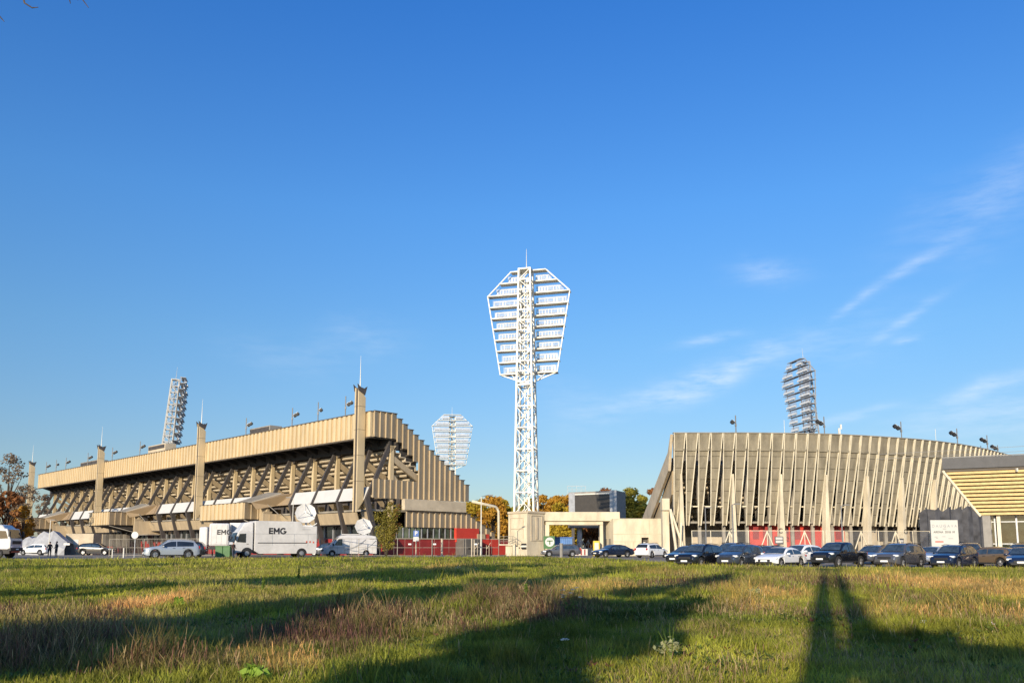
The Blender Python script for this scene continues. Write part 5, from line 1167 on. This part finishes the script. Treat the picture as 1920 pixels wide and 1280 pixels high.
trailer('white box trailer with rounded corner and cropped EMG letters, left of the broadcast truck', 391, 428, 97, 3.95, R(10), letters='EMG')
trailer('plain sunlit white trailer just behind the cab of the broadcast truck', 428.5, 462, 99, 4.05, R(-3), rnd=.06)
trailer('small white trailer unit at the far left of the broadcast vehicles', 371, 388, 100, 3.6, R(-4), rnd=.2)
# van
vn = thing('panel_van', 'white high roof van with grey swoosh stripes and a folded satellite dish', 'van', (X(654, 103), 103, gz(103)), R(180)+R(25))
Lv = 6.6; st_ = []
topk = [(0, .62), (.01, .95), (.05, 1.15), (.15, 1.45), (.28, 2.42), (.33, 2.6), (.45, 2.66), (.9, 2.62), (.985, 2.52), (1, 2.3)]
ws = set([k for k, _ in topk]+[i/30 for i in range(31)]); 
for w in (.155, .80):
    for a in range(13): ws.add(w+math.cos(PI*a/12)*.43/Lv)
rows = []
for s in sorted(s for s in ws if 0 <= s <= 1):
    zt = lerpk(topk, s); zl = .32
    for w in (.155, .80):
        d = abs(s-w)*Lv
        if d < .43: zl = max(zl, .36+math.sqrt(.43**2-d*d))
    zl = min(zl, zt-.2); e = min(1, s/.10); w = .99*(1-.22*(1-e)**2); zb = min(1.25, zt-.06); wt = w*(.97-.10*min(1, max(0, (zt-1.3)/1.2)))
    h = [(0, zl), (w*.95, zl), (w, zl+.06), (w, zb), (wt, max(zt-.16, zb+.01)), (wt*.93, zt-.04), (wt*.6, zt), (0, zt+.02)]
    x = Lv/2-s*Lv; rows.append([(x, -y, z) for y, z in h[::-1][:-1]]+[(x, y, z) for y, z in h])
m = MB(); m.grid(rows)
for rr_ in (rows[0], rows[-1]): o_ = len(m.v); m.v += [tuple(p) for p in rr_]; m.f.append(tuple(o_+i for i in range(len(rr_))))
b = m.build('body', 'truck_white', vn, fixn=True, smooth=True)
try: b.data.set_sharp_from_angle(angle=R(38))
except Exception: pass
def vx(s): return Lv/2-s*Lv
m = MB(); m.hexa([(vx(.165), -.80, 1.50), (vx(.165), .80, 1.50), (vx(.18), .80, 1.46), (vx(.18), -.80, 1.46)], [(vx(.27)+.02, -.74, 2.38), (vx(.27)+.02, .74, 2.38), (vx(.285), .74, 2.34), (vx(.285), -.74, 2.34)])
for v in range(4): x, y, z = m.v[v]; 
m.build('windscreen', 'window', vn)
for s_ in (-1, 1):
    m = MB(); m.prism([(vx(.19), s_*.985, 1.40), (vx(.268), s_*.955, 2.12), (vx(.335), s_*.955, 2.16), (vx(.345), s_*.985, 1.38)], (0, s_*.005, 0), (0, s_*.025, 0)); m.build('side_window', 'window', vn, fixn=True)
    m = MB(); m.box((vx(.165), s_*1.1, 1.45), (.15, .2, .32)); m.build('mirror', 'black', vn, bevel=.03)
    m = MB(); m.box((vx(.05), s_*.72, .92), (.35, .3, .22)); m.build('headlight', 'head_lens', vn, bevel=.05)
    m = MB(); m.box((vx(.995), s_*.86, 1.3), (.1, .18, .5)); m.build('tail_light', 'tail_lens', vn)
m = MB()
for k, (za, zb_, xa_, xb_) in enumerate(((.75, 2.05, .38, .78), (.85, 1.7, .45, .74), (.8, 1.9, .66, .97))):
    P_ = [(vx(xa_+(xb_-xa_)*t_/8), 1.0-.05*max(0, (za+(zb_-za)*(t_/8)**(1.6 if k < 2 else 2.2)-1.25))/1.3, za+(zb_-za)*(t_/8)**(1.6 if k < 2 else 2.2)) for t_ in range(9)]
    for a, c in zip(P_, P_[1:]): m.hexa([(a[0], a[1]-.05, a[2]), (c[0], c[1]-.05, c[2]), (c[0], c[1]+.012, c[2]), (a[0], a[1]+.012, a[2])], [(a[0], a[1]-.05, a[2]+.10), (c[0], c[1]-.05, c[2]+.05), (c[0], c[1]+.012, c[2]+.05), (a[0], a[1]+.012, a[2]+.10)])
m.box((vx(.90), .955, 2.2), (.6, .02, .08)); m.build('swoosh', 'ink_grey', b)
m = MB(); [m.box((vx(s), .985, 1.35), (.02, .03, 1.6)) for s in (.36, .61)]; m.build('door_seam', 'galv', b)
wheel_pair(vn, vx(.155), .88, .36, .22); wheel_pair(vn, vx(.80), .88, .36, .22)
m = MB(); m.box((vx(.52), 0, 2.72), (2.2, 1.2, .12)); m.build('roof_hatch', 'white_panel', vn, bevel=.03)
m = MB(); m.box((0, 0, .55), (Lv*.9, 1.6, .4)); m.build('underbody', 'black', vn); m = MB(); m.box((vx(.005), 0, .75), (.08, 1.3, .2)); m.build('grille', 'black', vn)
d2 = thing('satellite_dish', 'diamond shaped white satellite dish tilted on the van roof', 'satellite dish', (X(681, 104.6), 104.6, gz(103)+2.6), 0)
dish(d2, 1.12, (.0, 0, 1.15), (.3, -.9, .3), 8, .25, R(0))
m = MB(); m.tube([(0, .2, 0), (0, .3, .9)], .1, 8); m.beam((-.5, 0, .05), (0, .3, .7), .07); m.box((0, .2, .05), (1.0, .8, .1)); m.build('mount', 'galv', d2)
# tractor unit far left: front to picture right
tu = thing('lorry', 'white lorry cab with dark chassis entering at the left edge', 'lorry', (X(-17, 86), 86, gz(86)), R(4))
cab(tu, 2.55, 'p_silver', 2.4, 3.05, .9, 2.0, False)
tu_c = [c for c in kids(tu) if c.name.startswith('cab')][0]; tu_c.data.materials[0] = MAT['truck_white']
m = MB(); m.hexa([(1.9, -1.15, 3.0), (1.9, 1.15, 3.0), (.6, 1.15, 3.0), (.6, -1.15, 3.0)], [(1.5, -.95, 3.4), (1.5, .95, 3.4), (.7, .95, 3.5), (.7, -.95, 3.5)]); m.build('roof_fairing', 'truck_white', tu, bevel=.08)
m = MB(); m.box((-2.8, 0, 2.3), (6.4, 2.4, 2.1)); m.build('load_box', 'black', tu, bevel=.04)
m = MB(); m.box((0, -1.12, .82), (5.0, .12, .75)); m.box((0, 0, .75), (5.0, 1.8, .4)); m.build('side_skirt', 'p_black', tu, bevel=.03); wheel_pair(tu, 1.35, 1.1, .5)

# ------------------------------------------------------------------ people
def person(label, px, Y, h, rz, top='cloth_dark', leg='cloth_dark', shoe='black', pose=0, group=None):
    t = thing('person', label, 'person', (X(px, Y, 1), Y, gz(Y)), rz, group); s = h/1.75
    J = {'pel': (0, 0, .95), 'sp': (0, .01, 1.15), 'ch': (0, .0, 1.36), 'nk': (0, .0, 1.50), 'hd0': (0, -.02, 1.58), 'hd1': (0, -.03, 1.68)}
    E_ = [('pel', 'sp'), ('sp', 'ch'), ('ch', 'nk'), ('nk', 'hd0'), ('hd0', 'hd1')]; Rd = {'pel': .15, 'sp': .14, 'ch': .165, 'nk': .06, 'hd0': .085, 'hd1': .095}
    for sd_ in (-1, 1):
        q = 'l' if sd_ < 0 else 'r'; st_ = .06*pose*sd_
        for nm, p, r_ in (('sh', (sd_*.19, 0, 1.42), .065), ('el', (sd_*.25, .03, 1.16), .048), ('wr', (sd_*.20, -.14-.05*pose, .98+.08*pose), .036), ('ha', (sd_*.18, -.19-.05*pose, .94+.08*pose), .036),
                          ('hp', (sd_*.10, 0, .88), .105), ('kn', (sd_*.11, -.02+st_, .50), .065), ('an', (sd_*.12, .02+st_, .09), .045), ('to', (sd_*.13, -.14+st_, .05), .04)):
            J[nm+q] = p; Rd[nm+q] = r_
        E_ += [('ch', 'sh'+q), ('sh'+q, 'el'+q), ('el'+q, 'wr'+q), ('wr'+q, 'ha'+q), ('pel', 'hp'+q), ('hp'+q, 'kn'+q), ('kn'+q, 'an'+q), ('an'+q, 'to'+q)]
    ks = list(J); me = bpy.data.meshes.new('body'); me.from_pydata([tuple(c*s for c in J[k]) for k in ks], [(ks.index(a), ks.index(b)) for a, b in E_], [])
    o = bpy.data.objects.new('body', me); COL.objects.link(o); o.parent = t; sk = o.modifiers.new('skin', 'SKIN'); sv = me.skin_vertices[0].data
    for i, k in enumerate(ks): sv[i].radius = (Rd[k]*s, Rd[k]*s*(.75 if k in ('pel', 'sp', 'ch') else 1)); sv[i].use_root = (k == 'pel')
    sb_ = o.modifiers.new('sub', 'SUBSURF'); sb_.levels = 1; sb_.render_levels = 1
    bpy.context.view_layer.update(); m3 = bpy.data.meshes.new_from_object(o.evaluated_get(bpy.context.evaluated_depsgraph_get())); o.modifiers.clear(); o.data = m3
    m3.materials.clear(); [m3.materials.append(MAT[k]) for k in (top, leg, 'skin', shoe)]
    for p in m3.polygons:
        c = p.center/s; p.material_index = 3 if c.z < .10 else (1 if c.z < .93 and abs(c.x) < .17 else (2 if c.z > 1.52 or (c.z < 1.02 and c.y < -.12) else 0)); p.use_smooth = True
    bm = bmesh.new(); bmesh.ops.create_uvsphere(bm, u_segments=12, v_segments=8, radius=.105*s); hm = bpy.data.meshes.new('hair'); bm.to_mesh(hm); bm.free(); hm.materials.append(MAT['black']); ho = bpy.data.objects.new('hair', hm); COL.objects.link(ho); ho.parent = t; ho.location = (0, .015*s, 1.70*s)
    return t
person('person in dark brown clothes and white shoes, left of the standing pair', 93, 93, 1.72, R(20), 'cloth_brown', 'cloth_dark', 'shoe_white', 1)
person('person in black clothes and white shoes, right of the standing pair', 105.5, 92.5, 1.76, R(-30), 'cloth_dark', 'cloth_dark', 'shoe_white', .3)
person('person in dark reddish jacket standing by the EMG truck front bumper', 437.5, 88, 1.70, R(60), 'cloth_brown', 'cloth_blue', 'black', .8)

# ------------------------------------------------------------------ trees
def leaf_mat(name, c1, c2, tr=.35):
    m = bpy.data.materials.new(name); m.use_nodes = True; t = m.node_tree; b = t.nodes['Principled BSDF']; b.inputs['Roughness'].default_value = .7; b.inputs['Specular IOR Level'].default_value = .2
    oi = t.nodes.new('ShaderNodeNewGeometry'); cr = t.nodes.new('ShaderNodeValToRGB'); cr.color_ramp.elements[0].color = (*c1, 1); cr.color_ramp.elements[1].color = (*c2, 1)
    tcn = t.nodes.new('ShaderNodeTexCoord'); nz = t.nodes.new('ShaderNodeTexNoise'); nz.inputs['Scale'].default_value = .35; t.links.new(tcn.outputs['Object'], nz.inputs['Vector'])
    mm = t.nodes.new('ShaderNodeMath'); mm.operation = 'MULTIPLY_ADD'; mm.inputs[1].default_value = .5; t.links.new(oi.outputs['Random Per Island'], mm.inputs[0])
    m2_ = t.nodes.new('ShaderNodeMath'); m2_.operation = 'SUBTRACT'; t.links.new(nz.outputs[0], m2_.inputs[0]); m2_.inputs[1].default_value = .25; t.links.new(m2_.outputs[0], mm.inputs[2]); t.links.new(mm.outputs[0], cr.inputs[0])
    t.links.new(cr.outputs[0], b.inputs['Base Color']); tl = t.nodes.new('ShaderNodeBsdfTranslucent'); t.links.new(cr.outputs[0], tl.inputs[0]); ms = t.nodes.new('ShaderNodeMixShader'); ms.inputs[0].default_value = tr
    t.links.new(b.outputs[0], ms.inputs[1]); t.links.new(tl.outputs[0], ms.inputs[2]); t.links.new(ms.outputs[0], t.nodes['Material Output'].inputs[0]); MAT[name] = m
leaf_mat('leaf_orange', (.34, .155, .02), (.62, .36, .045)); leaf_mat('leaf_yellow', (.28, .19, .02), (.55, .40, .04)); leaf_mat('leaf_olive', (.10, .10, .015), (.38, .32, .045)); leaf_mat('leaf_green', (.03, .05, .012), (.13, .15, .03)); leaf_mat('leaf_grey', (.16, .11, .07), (.32, .25, .17)); leaf_mat('leaf_slim', (.13, .12, .02), (.42, .34, .07)); leaf_mat('leaf_rust', (.20, .075, .03), (.36, .17, .06))
def leafcloud(name, clumps, n, size, m, parent, seed, shell=.55):
    r = np.random.RandomState(seed); C = np.array([c[:3] for c in clumps]); Rr = np.array([c[3] for c in clumps]); w = Rr**2; k = r.choice(len(C), n, p=w/w.sum())
    d = r.randn(n, 3); d /= np.linalg.norm(d, axis=1)[:, None]; rad = Rr[k]*(shell+(1-shell)*r.rand(n))*(.9+.25*r.rand(n)); p = C[k]+d*rad[:, None]*np.array([1, 1, .85])
    a = r.randn(n, 3)*.7+d*.8; a /= np.linalg.norm(a, axis=1)[:, None]; b = np.cross(a, r.randn(n, 3)); b /= np.linalg.norm(b, axis=1)[:, None]; c = np.cross(a, b); s = size*(.5+.9*r.rand(n))[:, None]
    V = np.stack([p-b*s, p+c*s*.6, p+b*s, p-c*s*.6], 1).reshape(-1, 3); o = np_mesh(name, V, np.arange(n*4), np.full(n, 4), None, m); o.parent = parent; return o
def tree(name, label, px, Y, htop, wpx, kind, seed, n=2600, trunk_h=.25, size=.42, group=None, zb=None, wx=None, xpos=None, thin=1.0):
    r = random.Random(seed); x = X(px, Y, 3) if xpos is None else xpos; t = thing(name, label, 'tree', (x, Y, gz(Y)), 0, group); w = (wpx/F*Y/2) if wx is None else wx; h = htop
    cl = []; ht = h*trunk_h
    for k in range(int(22)):
        a = r.random()*2*PI; f = r.random(); z = ht+(h-ht)*(.12+.80*f); rr_ = w*math.sin(PI*min(1, .22+.70*f))**.7; q = rr_*(.25+.6*r.random()); cl.append((math.cos(a)*q, math.sin(a)*q, z, w*(.26+.2*r.random())*(1-.35*f)))
    cl.append((0, 0, h-w*.3, w*.32))
    m = MB(); m.tube([(0, 0, -.1), (.05*w, 0, ht), (.0, .05*w, h*.55), (-.03*w, 0, h*.86)], [w*.075+.05, w*.06+.03, w*.035+.02, .02], 8)
    for c in cl[:14]: m.tube([(0, 0, ht+(c[2]-ht)*.25), (c[0]*.5, c[1]*.5, ht+(c[2]-ht)*.7), (c[0], c[1], c[2])], [w*.03+.02, w*.018+.012, .01], 5)
    m.build('trunk', 'bark', t, smooth=True)
    leafcloud('crown', cl, n, size, kind, t, seed); return t
GT = 'autumn trees beyond the gateway and the tower'
H_ = lambda py, Y: Z(py, Y)-gz(Y)
bt_l = [('golden tree just right of the stepped wall, cut by the lamp pole', 893, 210, 935, 60, 'leaf_yellow', 11), ('tall orange tree behind the bent pipe', 925, 195, 928, 62, 'leaf_orange', 12), ('yellow tree between the bent pipe and the tower mast', 945, 205, 936, 44, 'leaf_yellow', 13),
        ('orange tree directly right of the tower mast', 1018, 215, 926, 46, 'leaf_orange', 14), ('rusty orange tree left of the scoreboard', 1042, 210, 928, 50, 'leaf_orange', 15), ('olive yellow tree whose foot shows inside the gateway', 1050, 195, 940, 64, 'leaf_yellow', 16),
        ('tree top peeping over the scoreboard', 1140, 250, 913, 60, 'leaf_rust', 17), ('green and gold tree right of the scoreboard', 1186, 200, 912, 66, 'leaf_olive', 18), ('small green tree between the gold tree and the right stand', 1205, 215, 926, 50, 'leaf_olive', 19),
        ('grey brown tree against the gable of the right stand', 1232, 225, 912, 56, 'leaf_rust', 20), ('brown tree seen through the gateway on the right', 1110, 190, 962, 56, 'leaf_rust', 22), ('green tree low behind the tower base', 975, 200, 946, 50, 'leaf_olive', 23)]
bt_l += [('orange tree between the bent pipe and the yellow tree', 935, 220, 930, 50, 'leaf_orange', 61), ('gold tree low behind the stepped ribbed wall', 878, 225, 940, 50, 'leaf_yellow', 62), ('orange tree beyond the left edge of the scoreboard', 1062, 225, 925, 56, 'leaf_orange', 63),
  ('yellow tree right behind the foot of the tower mast', 992, 225, 932, 56, 'leaf_yellow', 64), ('low olive tree beside the gable of the right stand', 1210, 190, 945, 50, 'leaf_olive', 65), ('low yellow green tree in the left half of the gateway opening', 1062, 180, 968, 60, 'leaf_yellow', 66)]
for lb, px, Y, py, wp, k, sd_ in bt_l: tree('autumn_tree', lb, px, Y, H_(py, Y), wp*1.3, k, sd_, 5200, trunk_h=.08, size=.34, group=GT)
# left edge
tree('bare_tree', 'half bare grey tree at the left edge', 8, 150, H_(848, 150), 96, 'leaf_grey', 31, 2300, .25, .22)
tree('bare_tree', 'smaller grey twiggy tree between the left edge and the far pylon', 42, 165, H_(905, 165), 60, 'leaf_grey', 32, 1300, .2, .22)
tree('rusty_tree', 'rust brown tree low behind the lorry', 10, 135, H_(918, 135), 80, 'leaf_rust', 33, 2200, .15, .3)
tree('rusty_tree', 'orange brown hedge tree left of the far pylon', 42, 140, H_(946, 140), 60, 'leaf_orange', 34, 1500, .1, .28)
tree('far_tree', 'faint tree visible under the far end of the stand', 80, 260, H_(925, 260), 40, 'leaf_grey', 35, 800, .2, .4)
# the slim tree before the stand
xs0 = X(724, 86, 1); t = thing('slim_tree', 'slim olive tree with brown tips at the grass edge before the stand', 'tree', (xs0, 86, gz(86))); m = MB(); rr = random.Random(8); cl = []
for k in range(15):
    a = rr.random()*2*PI; h = 2.6+3.0*rr.random(); q = (.25+.95*math.sin(min(PI, h/5.6*PI*.62)))*(.2+1.1*rr.random()); tip = (math.cos(a)*q+(.25 if h > 4 else 0), math.sin(a)*q*.8, h); m.tube([(0, 0, -.1), (tip[0]*.25, tip[1]*.25, h*.35), (tip[0]*.7, tip[1]*.7, h*.75), tip], [.06, .04, .025, .008], 5)
    for f in (.45, .7, .88, 1.0): cl.append((tip[0]*f**1.2+.1*rr.random(), tip[1]*f, tip[2]*f+.1*rr.random(), .42+.26*rr.random()))
m.build('trunk', 'bark', t, smooth=True); cl += [(0, 0, .9, .35), (.1, 0, 1.5, .45), (-.1, 0, 2.1, .6)]
leafcloud('crown', cl, 6500, .085, 'leaf_slim', t, 41, .15)
leafcloud('crown_tips', [(c[0]+.15, c[1], c[2]+.2, .3) for c in cl if c[0] > .45 or c[2] > 5], 700, .07, 'leaf_rust', t, 5, .2)
# trees and trunks behind the camera that throw the long shadows across the grass
def back_pos(c, t): return c*.936+t*.352, -c*.352+t*.936
def back_tree(lb, c, t_, h, w, th, seed, n, size=.42):
    bx, by = back_pos(c, t_); return tree('park_tree', lb, 0, by, h, 0, 'leaf_olive', seed, int(n*.45), th, size, None, wx=w, xpos=bx)
for a_ in (('broad olive tree behind the camera to the left', -18.3, -11, 18, 4.3, .3, 51, 4200), ('second tall tree behind the camera on the left', -20.0, -16, 23, 4.4, .45, 52, 3400), ('low crowned green tree close behind the camera', -3.4, -8, 7.6, 1.7, .55, 53, 1900),
      ('slender poplar left behind the camera', -10.6, -12, 20, 2.6, .3, 54, 3400), ('wide green tree behind the camera, middle', -3.7, -13, 16, 1.75, .42, 55, 2800), ('short bushy tree left behind the camera', -9.8, -9, 10.5, 2.4, .38, 58, 2400), ('small round tree behind the camera on the right', 1.0, -8, 6.6, 2.0, .55, 56, 1500),
      ('little low tree close behind the camera on the left', -8.4, -8, 5.9, 1.35, .55, 59, 1500), ('tall yellow tree at the far left behind the camera', -46, -12, 21, 3.5, .5, 57, 2400)): back_tree(*a_)
for k, (c_, lb) in enumerate(((-.05, 'left of two tall slender pines behind the camera'), (.48, 'right of two tall slender pines behind the camera'))):
    bx, by = back_pos(c_, -9); t = thing('pine_tree', lb, 'tree', (bx, by, 0)); m = MB(); m.tube([(0, 0, -.1), (0, 0, 9), (.1, 0, 18)], [.24, .22, .12], 10); m.build('trunk', 'bark', t, smooth=True)
    leafcloud('crown', [(0, 0, 18.3, .8), (.3, .3, 19, .7), (-.3, 0, 17.9, .6)], 400, .2, 'leaf_green', t, 60+k)
# twigs hanging into the top left corner
tg = thing('hanging_branch', 'bare twigs hanging into the top left corner of the picture', 'branch')
def sp(px, py, Y): v = (CY-py)/F; u = (px-CX)/F; d = Vector((u, ct-v*st, st+v*ct)); return Vector((0, 0, HC))+d*(Y/d.y)
Yt = 7.0; m = MB(); m.tube([sp(-60, -260, Yt), sp(20, -150, Yt), sp(60, -90, Yt), sp(130, -60, Yt), sp(180, -30, Yt)], [.03, .02, .014, .01, .006], 6); m.build('branch', 'bark', tg)
for i, pts in enumerate((((20, -150), (38, -30), (46, 6), (60, 15), (72, 14)), ((60, -90), (120, -30), (130, -2), (132, 7)), ((130, -60), (144, -20), (146, 1)), ((130, -60), (152, -4), (166, 15)), ((-60, -260), (-20, 0), (0, 32), (8, 41)))):
    m = MB(); m.tube([sp(a, b, Yt) for a, b in pts], [.008]*(len(pts)-2)+[.006, .003], 5); m.build('twig', 'bark', tg)
# ------------------------------------------------------------------ single weeds in the meadow
vw = mat('petal', (.85, .85, .80), .6); 
leaf_mat('weed_leaf', (.08, .13, .025), (.22, .30, .05)); leaf_mat('weed_lime', (.20, .34, .04), (.38, .50, .08)); leaf_mat('weed_pale', (.30, .32, .14), (.50, .48, .26))
def gp(px, py):
    x, y = ground_xy(px, py)
    for _ in range(4):
        z = float(fz(np.array([x]), np.array([y]))[0]); y = (HC-z)*F/(py-1026.0); x = (px-CX)/F*y
    return x, y, z
def weed(label, px, py, hpx, kind, seed, name='weed'):
    x, y, z = gp(px, py); h = hpx/F*y; r = random.Random(seed); t = thing(name, label, 'plant', (x, y, z)); m = MB(); ns = {'yarrow': 7 if h > .35 else 2, 'spike': 1, 'leafy': 5, 'dock': 3}[kind]; tips = []
    for k in range(ns):
        a = r.random()*2*PI; l = (0 if ns == 1 else .1+.3*r.random())*h; hh = h*(.65+.35*r.random()) if k else h; p = Vector((math.cos(a)*l, math.sin(a)*l, hh)); m.tube([(0, 0, 0), (p.x*.4, p.y*.4, hh*.5), p], [.006, .005, .003], 5); tips.append(p)
    m.build('stem', 'weed_leaf', t)
    if kind == 'yarrow':
        m = MB()
        for p in tips:
            for j in range(9): a = r.random()*2*PI; q = r.random()*.055; c = p+Vector((math.cos(a)*q, math.sin(a)*q, .01+.01*r.random())); m.tube([c, c+Vector((0, 0, .012))], [.006, .013], 6)
        m.build('flower_heads', 'petal', t)
    n = {'yarrow': 60 if h > .35 else 16, 'spike': 150, 'leafy': 130, 'dock': 120}[kind]; cl = [(tp.x*.6, tp.y*.6, tp.z*(.45 if kind != 'spike' else .6), h*(.25 if kind != 'spike' else .10)) for tp in tips]
    if kind == 'spike': cl = [(0, 0, h*f, .045+.03*(1-f)) for f in (.35, .5, .65, .8, .92)]
    leafcloud('leaves', cl, n, .03 if kind != 'dock' else .06, {'yarrow': 'weed_leaf', 'spike': 'weed_leaf', 'leafy': 'weed_pale', 'dock': 'weed_lime'}[kind], t, seed, .1); return t
weed('white flowering yarrow cluster in the middle of the meadow', 1068, 1150, 48, 'yarrow', 1); weed('upright green spike weed left of the white yarrow', 986, 1128, 36, 'spike', 2); weed('pale leafy weed low in the meadow right of centre', 1252, 1232, 66, 'leafy', 3)
weed('bright green dock plant beside the orange grass tuft on the left', 346, 1138, 32, 'dock', 4); weed('pale leafy weed left of the twin trunk shadows', 1408, 1118, 34, 'leafy', 5); weed('small white yarrow near the truck end of the field', 862, 1074, 14, 'yarrow', 6)
weed('small yarrow beside the grass edge right of the gateway', 895, 1073, 10, 'yarrow', 12); weed('green spike weed on the lit slope right of the orange tuft', 500, 1112, 30, 'spike', 7); weed('short white yarrow near the right edge of the meadow', 1843, 1175, 10, 'yarrow', 8); weed('leafy green weed at the lower left centre', 492, 1276, 60, 'dock', 9)
weed('small white yarrow in the dark grass below the big cluster', 1060, 1215, 20, 'yarrow', 10); weed('white yarrow at the left near the far lit band', 305, 1068, 8, 'yarrow', 11); weed('green spike weed near the left third of the far field', 565, 1090, 26, 'spike', 13); weed('yarrow with few heads right of the twin shadows', 1718, 1172, 10, 'yarrow', 14)
